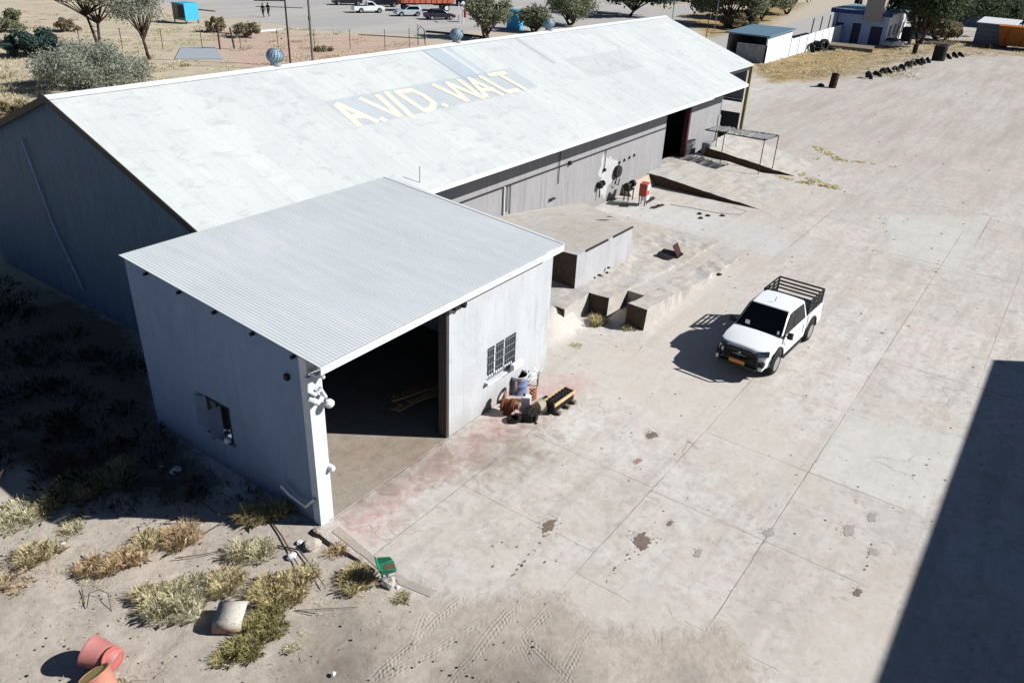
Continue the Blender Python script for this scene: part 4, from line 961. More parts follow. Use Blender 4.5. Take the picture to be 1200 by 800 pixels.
# people
def person(loc, rz, top, trousers, label):
    t = thing('person', label, 'person', loc, rz, 'people walking across the far car park')
    J = {'pel': (0, 0, .95), 'spn': (0, 0, 1.2), 'chs': (0, 0, 1.4), 'nck': (0, 0, 1.52), 'hd': (.02, 0, 1.66), 'hd2': (.02, 0, 1.74),
         'hl': (0, .1, .9), 'kl': (.12, .1, .5), 'al': (.02, .1, .08), 'tl': (.16, .1, .04), 'hr': (0, -.1, .9), 'kr': (-.02, -.1, .5), 'ar': (-.25, -.1, .14), 'tr': (-.14, -.1, .05),
         'sl': (0, .19, 1.42), 'el': (-.06, .25, 1.13), 'wl': (.08, .25, .9), 'fl': (.12, .25, .8), 'sr': (0, -.19, 1.42), 'er': (.02, -.25, 1.13), 'wr': (.2, -.24, .95), 'fr': (.26, -.23, .88)}
    E = [('pel','spn'),('spn','chs'),('chs','nck'),('nck','hd'),('hd','hd2'),('pel','hl'),('hl','kl'),('kl','al'),('al','tl'),('pel','hr'),('hr','kr'),('kr','ar'),('ar','tr'),
         ('chs','sl'),('sl','el'),('el','wl'),('wl','fl'),('chs','sr'),('sr','er'),('er','wr'),('wr','fr')]
    rad = dict(pel=.13, spn=.12, chs=.14, nck=.055, hd=.1, hd2=.08, hl=.1, hr=.1, kl=.065, kr=.065, al=.045, ar=.045, tl=.035, tr=.035, sl=.065, sr=.065, el=.045, er=.045, wl=.03, wr=.03, fl=.035, fr=.035)
    ks = list(J); me = bpy.data.meshes.new('body'); me.from_pydata([J[k] for k in ks], [(ks.index(a), ks.index(b)) for a, b in E], [])
    o = bpy.data.objects.new('body', me); COL.objects.link(o); o.parent = t
    md = o.modifiers.new('skin', 'SKIN')
    me.skin_vertices.new() if hasattr(me.skin_vertices, 'new') and not len(me.skin_vertices) else None
    if len(me.skin_vertices):
        for i, k in enumerate(ks): me.skin_vertices[0].data[i].radius = (rad[k], rad[k]); 
        me.skin_vertices[0].data[0].use_root = True
    o.modifiers.new('sub', 'SUBSURF').levels = 1
    m_, tt = newmat('clothes', .9); z = tt.sep(tt.obj())[2]
    c = tt.mix(tt.math('GREATER_THAN', z, .95), lin(trousers), lin(top)); c = tt.mix(tt.math('GREATER_THAN', z, 1.53), c, lin((86, 58, 44))); tt.base(c); me.materials.append(m_)
    m = MB(); m.rev([(.105, 1.68), (.11, 1.74), (.07, 1.82), (0, 1.84)], (.01, 0, 0), n=14); m.build('hair', BLACKP, t, True)
person(onpx(309, 21), R(200), (28, 30, 36), (60, 62, 70), 'left one of two people walking, in a black top and grey trousers')
person(onpx(315, 20), R(200), (24, 26, 30), (34, 32, 34), 'right one of two people walking, in all-dark clothes')

# ------------------------------------------------------------------ vegetation
def leafmat(name, col, var=.35, trans=.0):
    m, t = newmat(name, .75, 0, .2); c = lin(col)
    ra = t.n('ShaderNodeNewGeometry').outputs['Random Per Island']
    n1 = t.noise(t.pos(), 1.2, 3)
    f = t.math('ADD', t.math('MULTIPLY', ra, .6), t.math('MULTIPLY', n1, .5), clamp=True)
    colr = t.mix(f, tuple(x*(1-var) for x in c), tuple(min(.9, x*(1+var)) for x in c)); t.base(colr)
    tr = t.n('ShaderNodeBsdfTranslucent'); t.l(colr, tr.inputs[0]); ms_ = t.n('ShaderNodeMixShader'); ms_.inputs[0].default_value = trans or .38
    t.l(t.b.outputs[0], ms_.inputs[1]); t.l(tr.outputs[0], ms_.inputs[2]); t.l(ms_.outputs[0], t.t.nodes['Material Output'].inputs[0]); return m
BARK = plain('dark_bark', (70, 58, 50), .95, 0, .35, 12)
def foliage(clumps, n, ls, seed, flat=.6):
    """leaf faces through the volume of the clumps [(x,y,z,r)]"""
    rr = np.random.RandomState(seed); C = np.array(clumps); wt_ = C[:, 3]**2.2; wt_ /= wt_.sum()
    k = rr.choice(len(C), n, p=wt_); d = rr.normal(size=(n, 3)); d /= np.linalg.norm(d, axis=1)[:, None]
    r = rr.rand(n)**(1/2.2)*C[k, 3]*(1+.25*rr.normal(size=n)*.5); P = C[k, :3]+d*r[:, None]*np.array([1, 1, flat])
    a = rr.normal(size=(n, 3)); a /= np.linalg.norm(a, axis=1)[:, None]; b = rr.normal(size=(n, 3)); b -= a*(a*b).sum(1)[:, None]; b /= np.linalg.norm(b, axis=1)[:, None]
    s = ls*(.5+rr.rand(n))[:, None]
    V = np.stack([P-a*s, P+b*s*.5, P+a*s, P-b*s*.5], 1).reshape(-1, 3)
    return V, np.arange(4*n).reshape(n, 4)
def fmesh(name, V, F, mat, parent=None):
    me = bpy.data.meshes.new(name); me.vertices.add(len(V)); me.vertices.foreach_set('co', V.ravel().astype(np.float32))
    me.loops.add(F.size); me.loops.foreach_set('vertex_index', F.ravel().astype(np.int32)); k = F.shape[1]
    me.polygons.add(len(F)); me.polygons.foreach_set('loop_start', np.arange(0, F.size, k, dtype=np.int32)); me.update(calc_edges=True); me.validate()
    me.materials.append(mat); o = bpy.data.objects.new(name, me); COL.objects.link(o)
    if parent: o.parent = parent
    return o
def tree(name, px, H, cr, cmat, label, cat='tree', seed=1, n=6000, ls=.16, trunks=2, cbase=.45, lean=.2, flat=.45, nc=16, tr=.14, off=(0, 0)):
    rr = random.Random(seed); p = at(*px) if len(px) == 2 else Vector(px)
    t = thing(name, label, cat, (p.x, p.y, 0)); m = MB(); cl = []
    for k in range(nc):
        a = rr.uniform(0, 2*math.pi); q = cr*math.sqrt(rr.random())*.85
        zz = H*(cbase+(1-cbase)*(.35+.5*rr.random())*(1-.35*(q/cr)**2)); r = cr*rr.uniform(.22, .4)
        cl.append((off[0]+q*math.cos(a), off[1]+q*math.sin(a), min(zz, H-r*flat), r))
    for k in range(trunks):
        a = rr.uniform(0, 6.28); x0, y0 = .12*k*math.cos(a), .12*k*math.sin(a)
        fx, fy = off[0]*.6+cr*lean*math.cos(a+k*2.4), off[1]*.6+cr*lean*math.sin(a+k*2.4); zt_ = H*cbase*1.0
        pts = [(x0+(fx-x0)*f+rr.uniform(-.06, .06)*(f > 0), y0+(fy-y0)*f+rr.uniform(-.06, .06)*(f > 0), -.1+zt_*f) for f in (0, .25, .5, .75, 1)]
        m.tube(pts, tr, 7, tr*.6)
        for j, c in enumerate(cl):
            if j % trunks == k:
                b0 = Vector(pts[3 if j % 2 else 4]); e = Vector(c[:3]); mid_ = b0.lerp(e, .5)+Vector((rr.uniform(-.2, .2), rr.uniform(-.2, .2), .1))
                m.tube([b0, mid_, e], tr*.5, 5, tr*.12)
                for q in range(3):
                    d = Vector((rr.uniform(-1, 1), rr.uniform(-1, 1), rr.uniform(-.2, .8)))*c[3]*.8; m.tube([mid_.lerp(e, .4+.2*q), e+d], tr*.16, 4, tr*.05)
    m.build('trunk', BARK, t, True)
    V, F = foliage(cl, n, ls, seed, flat*1.5); fmesh('crown', V, F, cmat, t); return t
def shrub(name, px, H, cr, cmat, label, seed=1, n=5000, ls=.1, cat='shrub', nc=26, dz=0):
    rr = random.Random(seed); p = at(*px); t = thing(name, label, cat, (p.x, p.y, 0)); cl = []
    for k in range(nc):
        a = rr.uniform(0, 6.28); q = cr*math.sqrt(rr.random())*.8; r = cr*rr.uniform(.13, .3)
        cl.append((q*math.cos(a), q*math.sin(a), max(r*.5, H*rr.uniform(.2, .85)*(1-.45*(q/cr)**2)), r))
    m = MB()
    for c in cl: m.tube([(0, 0, -.05), (c[0]*.5, c[1]*.5, c[2]*.5), c[:3]], .05, 5, .012)
    m.build('stem', BARK, t)
    V, F = foliage(cl, n, ls, seed, .8); V[:, 2] = np.maximum(V[:, 2], .02); fmesh('foliage', V, F, cmat, t); return t
ACA = leafmat('acacia_leaf', (138, 142, 118)); GRN = leafmat('grey_green_leaf', (150, 154, 138)); BLG = leafmat('blue_green_leaf', (74, 96, 88)); DKG = leafmat('dark_green_leaf', (72, 86, 64)); MDG = leafmat('olive_leaf', (126, 130, 104)); DRY = leafmat('dry_twig_leaf', (134, 124, 98))
tree('acacia_tree', (117, 58), 7.4, 4.8, ACA, 'twin-trunked acacia tree standing behind the big grey-green bush', seed=4, n=10000, ls=.12, cbase=.42, flat=.25, nc=30, tr=.17, lean=.3)
tree('acacia_tree', (176, 70), 7.8, 3.7, GRN, 'slender acacia tree with forked trunk between the bush and the turquoise stall', seed=9, n=6500, ls=.11, cbase=.3, flat=.45, nc=22, tr=.14)
shrub('thorn_bush', (112, 104), 3.4, 4.6, GRN, 'big grey-green thorn bush rising behind the shed ridge', 5, 24000, .085, nc=60)
shrub('thorn_bush', (42, 66), 2.6, 2.6, BLG, 'dark blue-green bush left of the big grey-green bush', 6, 8000, .13)
shrub('thorn_bush', (5, 38), 2.6, 2.8, MDG, 'olive bush cut by the left edge of the view', 8, 4500, .14)
shrub('thorn_bush', (80, 37), 1.6, 1.5, DRY, 'small brownish bush between the acacia and the left edge', 10, 2000, .12)
shrub('thorn_bush', (254, 38), 1.8, 1.4, DRY, 'small bush right of the turquoise stall beside a dark ditch', 12, 1800, .13)
shrub('thorn_bush', (289, 44), 1.7, 1.8, DRY, 'low bush between the H-shaped posts and the white kerb', 13, 1800, .13)
shrub('thorn_bush', (18, 142), 1.4, 1.4, DRY, 'low bush peeping over the left slope of the shed roof', 14, 2200, .1)
shrub('thorn_bush', (378, 60), .5, 1.2, DRY, 'tiny dry bush at the foot of the wire fence', 15, 600, .1)
for i, (px, H, cr, mt, n, lab) in enumerate([
    ((571, 46), 5.2, 3.0, MDG, 5000, 'rounded olive tree beside the kerb, left of the rear ventilator'),
    ((626, 38), 3.2, 2.4, MDG, 3200, 'small olive tree right behind the farthest ventilator'),
    ((667, 30), 4.9, 3.8, MDG, 4800, 'spreading pale olive tree with visible limbs behind the ridge'),
    ((738, 19), 7.0, 6.2, DKG, 9000, 'dark green tree over the ridge at the top edge'),
    ((852, 30), 8.2, 5.6, MDG, 12000, 'olive tree leftmost of the row along the far road'),
    ((890, 24), 8.5, 5.2, MDG, 10000, 'olive tree second along the far road, with bare patch below'),
    ((922, 17), 9, 5.5, DKG, 9000, 'greener tree farthest right of the row along the far road'),
    ((1076, 52), 12.5, 6.8, DKG, 13000, 'big dark tree with thick trunk right of the blue and white building'),
    ((1117, 40), 9, 7.5, DKG, 12000, 'broad dark green tree beside the far grey workshops'),
    ((1170, 32), 5, 4, DKG, 4000, 'low green tree behind the orange skip'),
    ((990, -6), 10, 8, DKG, 7000, 'dark tree at the top edge behind the chimney'),
    ((800, 2), 7, 7, DKG, 6000, 'dark tree at the top edge right of the ridge end'),
]):
    tree('tree', px, H, cr, mt, lab, seed=20+i, n=n, ls=.26 if i > 2 else .18, cbase=.14, flat=.6, nc=26, tr=.25, trunks=2 if i != 7 else 3)
shrub('thorn_bush', (1095, 46), 3.5, 4, DRY, 'dry brown bush under the big dark tree', 41, 3500, .25)
shrub('thorn_bush', (866, 34), 2.6, 3.2, DRY, 'grey scrub at the foot of the tree row by the road', 42, 3000, .25)

# grass clumps
def blades(n, rad, ln, seed, lean=.9, wid=.006, cx=0, cy=0, hz=0):
    rr = np.random.RandomState(seed); a = rr.rand(n)*2*np.pi; q = rad*np.sqrt(rr.rand(n)); x = cx+q*np.cos(a); y = cy+q*np.sin(a)
    d = a+rr.normal(size=n)*.7; L_ = ln*(.4+.8*rr.rand(n)); le = lean*rr.rand(n)**.7
    hx = np.cos(d)*L_*le; hy = np.sin(d)*L_*le; z1 = L_*np.sqrt(np.maximum(.05, 1-le**2))
    b0 = hz+rr.rand(n)**2*ln*.35; dr = z1*(.55+.45*rr.rand(n)); cu = rr.normal(size=(2, n))*L_*.04
    wx = -np.sin(d)*wid*(1+rr.rand(n)); wy = np.cos(d)*wid*(1+rr.rand(n))
    V = np.stack([np.stack([x-wx, y-wy, b0], 1), np.stack([x+wx, y+wy, b0], 1), np.stack([x+hx*.45+cu[0]+wx*.8, y+hy*.45+cu[1]+wy*.8, b0+z1*.62], 1), np.stack([x+hx, y+hy, b0+dr*.9], 1), np.stack([x+hx*.45+cu[0]-wx*.8, y+hy*.45+cu[1]-wy*.8, b0+z1*.62], 1)], 1)
    return V.reshape(-1, 3), np.arange(5*n).reshape(n, 5)
STRAW = leafmat('straw', (230, 212, 172), .22); GOLD = leafmat('golden_straw', (222, 198, 162), .22); PALE = leafmat('pale_straw', (236, 222, 188), .2); OLV = leafmat('olive_straw', (216, 202, 156), .3); GRG = leafmat('green_grass', (188, 180, 128), .35)
gi = 0
def gclump(px, rad, n, mt, label, ln=.34, spots=8, ex=1.0, seed=None, wid=.002):
    global gi; gi += 1; rr = random.Random(100+gi); p = at(*px); VS = []; FS = []; k = 0
    per = int(n*1.5)//spots; ln *= .8
    for s_ in range(spots):
        a = rr.uniform(0, 6.28); q = rad*math.sqrt(rr.random())*1.05
        V, F = blades(per, rad*rr.uniform(.3, .8), ln*rr.uniform(.8, 1.3), 1000+gi*20+s_, wid=wid, cx=q*math.cos(a)*ex, cy=q*math.sin(a)); VS.append(V); FS.append(F+k); k += len(V)
    o = fmesh('grass_clump', np.concatenate(VS), np.concatenate(FS), mt); o.location = (p.x, p.y, -.04); tag(o, label, 'grass clump', 'dry grass clumps on the sandy strip'); return o
gclump((215, 632), .32, 1500, GOLD, 'orange-tinted round grass clump right beside the shadow edge', .32)
gclump((172, 640), .26, 700, STRAW, 'loose greyish straw clump touching the orange-tinted one')
gclump((150, 662), .3, 1300, GOLD, 'golden grass clump in the middle of the sandy strip', .32)
gclump((112, 668), .26, 900, GOLD, 'browner grass clump joined to the left of the golden one', .28)
gclump((48, 650), .3, 800, STRAW, 'sparse straw clump nearest the left edge of the sand')
gclump((85, 618), .26, 500, PALE, 'thin pale clump right under the shed shadow on the left', .24)
gclump((40, 600), .45, 700, PALE, 'wispy pale clump in the far left corner of the sand', .26)
gclump((5, 615), .5, 700, PALE, 'pale grass cut by the left edge of the view', .26)
gclump((15, 680), .45, 500, GOLD, 'flattened golden grass low on the left edge', .2)
gclump((296, 645), .34, 1800, PALE, 'bright pale fluffy clump between the shadow and the green patch', .26)
gclump((300, 606), .3, 1200, OLV, 'tall olive clump standing half in the building shadow', .42)
gclump((335, 598), .26, 800, OLV, 'tall thin clump near the annex side wall', .4)
gclump((205, 705), .5, 2600, PALE, 'wide pale clump left of the old metal sheet', .34, 8)
gclump((175, 700), .25, 900, STRAW, 'left fringe of straw beside the wide pale clump', .3)
gclump((260, 680), .35, 1200, STRAW, 'straw clump just above the old metal sheet', .3)
gclump((325, 695), .42, 3000, OLV, 'olive-yellow grass mound right of the old metal sheet', .3, 9)
gclump((350, 680), .3, 1500, STRAW, 'yellow grass at the right end of the olive mound', .28)
gclump((310, 735), .34, 2400, GRG, 'green grass patch below the olive mound', .26, 7)
gclump((285, 765), .3, 1800, GRG, 'lowest green grass patch reaching down the sand', .24, 6)
gclump((418, 680), .32, 1000, OLV, 'brownish grass clump left of the green chair', .28)
gclump((395, 646), .16, 500, GOLD, 'small tan clump at the foot of the annex corner', .2)
gclump((470, 701), .14, 400, GRG, 'small green tuft on the slab corner below the chair', .12)
gclump((337, 760), .12, 150, PALE, 'tiny pale tuft on bare sand', .14)
gclump((80, 590), .5, 1200, OLV, 'tall grass in deep shade at the shadow boundary', .4, 6)
gclump((120, 560), .6, 1200, OLV, 'tall grass in deep shade beside the annex', .4, 7)
gclump((150, 792), .2, 120, PALE, 'sparse tuft near the pink barrels', .12)
gclump((645, 395), .14, 400, STRAW, 'small dry clump at the right corner of the annex', .2)
gclump((675, 405), .16, 200, PALE, 'sparse dry tuft on the sandy apron behind the annex corner', .16)
gclump((697, 378), .25, 900, OLV, 'brown weeds growing in the pit between the ramp ends', .4)
gclump((735, 384), .2, 300, STRAW, 'dry weeds at the base of the narrow ramp end', .25)
VS = []; FS = []; k = 0; rr = random.Random(5)
for i in range(420):
    u_, v_ = rr.uniform(-20, 470), rr.uniform(590, 790); p = at(u_, v_)
    if sdist(np.array([p.x]), np.array([p.y]), sandp)[0] < .1: continue
    dens = math.exp(-((v_-670)/55)**2)*(1 if u_ < 400 else .4)
    if rr.random() > dens+.12: continue
    V, F = blades(rr.randint(4, 22), rr.uniform(.05, .4), rr.uniform(.06, .16), 9000+i, lean=1.0, wid=.0025, cx=p.x, cy=p.y); V[:, 2] = V[:, 2]*.35+.0; VS.append(V); FS.append(F+k); k += len(V)
o = fmesh('straw_litter', np.concatenate(VS), np.concatenate(FS), STRAW); kind(o, 'stuff'); tag(o, 'loose straw and dead stalks lying on the sand', None)
# shaded scrub beside the buildings
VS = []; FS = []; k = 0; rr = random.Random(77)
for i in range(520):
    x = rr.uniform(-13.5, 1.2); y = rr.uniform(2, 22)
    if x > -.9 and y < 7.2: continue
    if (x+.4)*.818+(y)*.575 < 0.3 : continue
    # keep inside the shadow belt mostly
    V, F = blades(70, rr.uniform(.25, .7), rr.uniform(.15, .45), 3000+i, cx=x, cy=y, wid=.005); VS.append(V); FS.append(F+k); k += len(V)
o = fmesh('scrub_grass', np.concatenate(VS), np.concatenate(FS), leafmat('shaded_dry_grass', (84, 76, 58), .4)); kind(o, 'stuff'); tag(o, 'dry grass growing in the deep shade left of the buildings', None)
FARP = [pol([(120, -30), (175, 3), (250, 18), (330, 30), (400, 38), (500, 41), (560, 36), (610, 40), (760, 15), (790, -30), (600, -45), (300, -45)]), pol([(205, 72), (262, 72), (252, 54), (212, 54)])]
VS = []; FS = []; k = 0
for i in range(900):      # far straw field
    if i < 650: p = at(rr.uniform(-40, 480), rr.uniform(12, 150))
    elif i < 820: p = at(rr.uniform(885, 1075), rr.uniform(58, 92))
    else: p = at(rr.uniform(1060, 1210), rr.uniform(50, 66))
    if p.y < 22 and i < 650: continue
    if i < 650 and max(sdist(np.array([p.x]), np.array([p.y]), q_)[0] for q_ in FARP) > -1: continue
    V, F = blades(40, rr.uniform(.4, 1.6), rr.uniform(.15, .35), 5000+i, cx=p.x, cy=p.y, wid=.016); VS.append(V); FS.append(F+k); k += len(V)
o = fmesh('veld_grass', np.concatenate(VS), np.concatenate(FS), leafmat('veld_straw', (200, 188, 156), .25)); kind(o, 'stuff'); tag(o, 'dry veld grass over the open ground behind the shed', None)
# kerb weeds along the yard joints
VS = []; FS = []; k = 0
for a_, b_, nn in (((905, 208), (990, 222), 26), ((940, 185), (1050, 195), 8), ((955, 172), (985, 188), 18), ((930, 200), (960, 215), 10)):
    for i in range(nn):
        f = rr.random(); p = at(a_[0]+(b_[0]-a_[0])*f, a_[1]+(b_[1]-a_[1])*f+rr.uniform(-1, 1)); V, F = blades(24, .18, .14, 7000+k, cx=p.x, cy=p.y, wid=.012); VS.append(V); FS.append(F+k); k += len(V)
o = fmesh('joint_weeds', np.concatenate(VS), np.concatenate(FS), OLV); kind(o, 'stuff'); tag(o, 'olive weeds growing along the far slab joints', None)

# loose stones and litter of the sandy strip
st = MB()
for i in range(240):
    p = at(rr.uniform(-20, 640), rr.uniform(620, 810)); r = rr.uniform(.008, .03)
    if sdist(np.array([p.x]), np.array([p.y]), sandp)[0] < .1: continue
    st.rev([(0, -r*.5), (r, -r*.2), (r*.8, r*.4), (0, r*.6)], (p.x, p.y, .0), n=6)
for i in range(260):
    p = at(rr.uniform(640, 1190), rr.uniform(95, 640)); r = rr.uniform(.008, .028)*(1+.035*max(0, p.x)); 
    st.rev([(0, -r*.3), (r, 0), (r*.7, r*.5), (0, r*.6)], (p.x, p.y, 0), n=6)
o = st.build('pebbles', plain('stone', (150, 140, 128), .95), fixn=False); kind(o, 'stuff'); tag(o, 'pebbles and grit scattered over sand and concrete', None)
def twig(pts, r, label, name='dry_branch', mat=None, cat='branch', lift=.03, g_='dry branches lying on the sand'):
    P = []
    for i, (u, v, *h) in enumerate(pts): q = at(u, v); P.append((q.x, q.y, lift+(h[0] if h else 0)))
    o = MB().tube(P, r, 6, r*.5).build(name, mat or BARK, None, True); tag(o, label, cat, g_ if name == 'dry_branch' else None)
twig([(315, 608), (330, 628), (345, 655), (352, 668)], .02, 'bent dark branch right of the bright pale clump')
twig([(325, 640), (350, 645), (362, 660), (382, 690)], .02, 'long dark branch running to the green mound')
twig([(205, 655), (240, 650), (270, 644)], .012, 'thin twig lying below the orange-tinted clump')
twig([(232, 596, .3), (258, 612, .2), (272, 606, .1), (300, 590)], .016, 'pale forked branch at the shadow edge')
twig([(240, 626), (262, 612), (288, 598)], .012, 'pale straight twig crossing the forked one')
twig([(370, 720), (345, 716), (420, 712)], .01, 'thin dark stick on bare sand right of the green mound')
twig([(102, 712), (106, 700, .12), (118, 697, .14), (128, 700, .12), (131, 718)], .01, 'bent black wire hoop sticking out of the sand', 'wire', BLACKP, 'wire', .01)
twig([(96, 690), (99, 708), (97, 711)], .008, 'short piece of black wire left of the wire hoop', 'wire', BLACKP, 'wire', .01)
# broken concrete chunks at slab edge
def chunk(px, r, label, mat=CONC, seed=0, z=0, name='rubble_chunk', cat='rubble', g_='rubble by the annex corner', flat=.5):
    rr = random.Random(seed); bm = bmesh.new(); bmesh.ops.create_icosphere(bm, subdivisions=2, radius=r)
    for v in bm.verts: v.co *= 1+rr.uniform(-.28, .28); v.co.z *= flat
    me = bpy.data.meshes.new(name); bm.to_mesh(me); bm.free(); me.materials.append(mat); o = bpy.data.objects.new(name, me); COL.objects.link(o); p = at(*px); o.location = (p.x, p.y, z+r*.15); tag(o, label, cat, g_)
chunk((365, 640), .2, 'flat broken concrete piece over a black hollow near the annex corner', CONC, 1)
chunk((351, 636), .08, 'small white-edged stone left of the broken concrete piece', WHITEDULL, 2)
chunk((342, 652), .1, 'pale lump beside the dark branches', WHITEDULL, 3)
chunk((373, 622), .12, 'grey chunk against the annex corner', CONC, 4)
chunk((455, 684), .16, 'rounded stone below the green chair', CONC, 5, flat=.6)
chunk((466, 688), .05, 'small white pebble on the slab corner', WHITE, 6)
chunk((391, 789), .05, 'white oblong scrap on the damp sand at the bottom', WHITE, 7)
chunk((206, 552), .14, 'white lump lying in the deep shade by the annex', WHITE, 8, name='white_lump', cat='rubble')
chunk((72, 640), .1, 'crumpled pale plastic among the sparse straw', WHITE, 9, name='plastic_scrap', cat='litter')
m = MB(S)    # broken slab edge kerb
pts = [at(390, 622), at(420, 648), at(440, 665), at(470, 685), at(505, 699)]
for i in range(4):
    a, b = pts[i], pts[i+1]; a = a/S; b = b/S; j_ = lambda: random.uniform(-.05, .05)
    m.slab([(a.x+j_(), a.y, -.3), (b.x+j_(), b.y, -.3), (b.x+.35, b.y, -.3), (a.x+.35, a.y, -.3)], (0, 0, .32))
o = m.build('slab_edge', CONC); kind(o, 'structure')
m = MB(); p0 = at(372, 622); 
for a_, b_, w_ in (((366, 620), (392, 640), .13), ((394, 640), (424, 658), .09), ((430, 662), (440, 668), .05)):
    a, b = at(*a_), at(*b_); m.slab([(a.x-w_, a.y-w_*.3, -.02), (a.x+.01, a.y, -.02), (b.x, b.y, -.02), (b.x-w_*.6, b.y-w_*.3, -.02)], (0, 0, .045))
o = m.build('rotten_boards', GREASE); tag(o, 'rotten dark boards edging the slab between annex corner and chair', 'boards')

# green chair
p = at(455, 678)
ch = thing('chair', 'green office chair shell with torn seat on a thin star base at the slab edge', 'chair', (p.x, p.y, 0), R(55))
ch.scale = (.85, .85, .85)
GCH = plain('green_vinyl', (40, 112, 84), .5, 0, .35, 8)
m = MB(); m.slab([(-.18, -.19, .36), (.18, -.19, .36), (.2, .2, .36), (-.2, .2, .36)], (0, 0, .06)); m.build('seat', GCH, ch, bevel=.02)
m = MB(); m.slab([(-.2, .18, .4), (.2, .18, .4), (.19, .26, .66), (-.19, .26, .66)], (0, .04, 0)); m.build('backrest', GCH, ch, bevel=.015)
m = MB()
for s in (-1, 1): m.slab([(s*.2, -.16, .4), (s*.2, .2, .4), (s*.21, .22, .56), (s*.21, -.1, .5)], (s*.03, 0, 0))
m.build('side_panel', GCH, ch)
m = MB(); m.slab([(-.14, -.15, .424), (.05, -.16, .424), (.09, .02, .424), (-.02, .12, .424), (-.13, .06, .424)], (0, 0, .006)); m.build('torn_foam', plain('brown_foam', (96, 78, 62), .9), ch)
m = MB(); m.tube([(0, 0, .08), (0, 0, .37)], .02, 8); m.build('column', STEEL, ch)
for k in range(5):
    a = k*2*math.pi/5+.3; m = MB(); m.tube([(0, 0, .1), (.26*math.cos(a), .26*math.sin(a), .03)], .014, 6); m.build('leg', STEEL, ch)
# pink barrels
PINK = plain('sun_faded_red_plastic', (206, 92, 84), .55, 0, .18, 3)
def barrel(px, label, tilt, r=.27, h=.6, inner=None, z=.0, mat=PINK):
    p = at(*px); t = thing('plastic_drum', label, 'drum', (p.x, p.y, z), 0, 'faded plastic drums', rot=tilt)
    m = MB(); m.rev([(r*.78, 0), (r*.86, .03), (r*.95, h*.5), (r, h*.86), (r*1.07, h*.9), (r*1.07, h*.95), (r, h*.97), (r*.93, h*.97), (r*.88, h*.55), (r*.7, .06), (0, .05)], n=30); m.build('shell', mat, t, True)
    if inner: m = MB(); m.rev([(r*.92, h*.95), (0, h*.93)], n=26); m.build('contents', inner, t)
    return t
def axis_rot(a_, b_, up):
    d = (at(*b_)-at(*a_)).normalized()+Vector((0, 0, up)); return d.to_track_quat('Z', 'Y').to_euler()
barrel((126, 816), 'tilted salmon drum with yellow inside, nearest the bottom edge', axis_rot((126, 816), (104, 800), 1.6), .27, .5, plain('yellow_dregs', (214, 196, 120), .8, 0, .2, 5), .03, plain('salmon_plastic', (176, 122, 102), .7, 0, .3, 3))
barrel((140, 784), 'pink drum lying on its side with its closed end up against the yellow one', axis_rot((140, 784), (90, 772), .25), .27, .62, plain('pink_lid', (160, 100, 98), .7, 0, .3, 3), .2, plain('pink_plastic', (166, 108, 104), .5, 0, .15, 3))
barrel((120, 776), 'toppled orange-red drum with its round end facing right', axis_rot((120, 776), (146, 792), .3), .2, .42, plain('brick_red_lid', (196, 92, 84), .6, 0, .2, 3), .22, plain('orange_red_plastic', (162, 100, 90), .7, 0, .2, 3))
# old metal sheet / bonnet
p = at(272, 728)
t = thing('bent_sheet', 'weathered white and rusty sheet of metal standing bent in the grass', 'scrap metal', (p.x, p.y, 0), R(38))
m = MB(); n = 8; P = []
for i in range(n+1):
    a = math.pi*.95*i/n; P.append((-.34*math.cos(a), (.2 if 0 < i < n else 0)*min(1, 1.6*math.sin(a))+.05+.05*(i/n)))
vs = []
for (x, z) in P: vs += [(x, -.28, z), (x, .28, z)]
fs = [(2*i, 2*i+1, 2*i+3, 2*i+2) for i in range(n)]; m.add(vs, fs)
mm, tt = newmat('rusty_white_panel', .7); q = tt.obj(); c = tt.mix(tt.mapr(tt.math('ADD', tt.sep(q)[2], tt.math('MULTIPLY', tt.noise(q, 6, 5), .3)), .2, .42), lin((146, 108, 82)), lin((176, 172, 162))); c = tt.mix(tt.mapr(tt.noise(q, 18, 4), .6, .66, 0, .8), c, lin((60, 52, 46))); tt.base(c)
o = m.build('skin', mm, t, True); md = o.modifiers.new('solid', 'SOLIDIFY'); md.thickness = .015
# ------------------------------------------------------------------ scrap heap by the window
G_ = 'scrap lying below the barred window'
def sc_thing(name, px, label, cat, rz=0, z=0, rot=None): p = at(*px); return thing(name, label, cat, (p.x, p.y, z), rz, G_, rot)
t = sc_thing('oil_drum', (607, 458), 'blue and white open drum standing against the annex wall below the window', 'drum')
m = MB(); m.rev([(.27, 0), (.285, .02), (.27, .05), (.27, .28), (.285, .3), (.27, .32), (.27, .58), (.285, .6), (.26, .61), (.25, .58), (.25, .1), (0, .09)], n=28)
mm, tt = newmat('blue_white_drum', .5); tt.base(tt.mix(tt.math('GREATER_THAN', tt.sep(tt.obj())[2], .5), lin((110, 124, 160)), lin((190, 192, 198)))); m.build('shell', mm, t, True)
m = MB(); m.rev([(.246, .13), (.246, .56), (.244, .56), (.242, .13), (0, .12)], n=28); m.build('dark_lining', BLACKP, t, True)
t = sc_thing('gearbox_casing', (595, 484), 'brown rusty gearbox casing with round flanges at the left of the scrap heap', 'gearbox', R(20))
m = MB(); m.rev([(.0, -.2), (.18, -.2), (.2, -.12), (.15, -.08), (.16, .1), (.22, .13), (.22, .18), (0, .18)], (0, 0, .3), 'y', 20); m.box(-.14, .14, -.12, .1, 0, .3); m.build('casing', RUST, t, True)
m = MB(); m.rev([(0, 0), (.1, 0), (.1, .14), (.05, .15), (0, .15)], (.02, -.32, .32), 'y', 16); m.build('flange', plain('tan_steel', (150, 112, 84), .7), t, True)
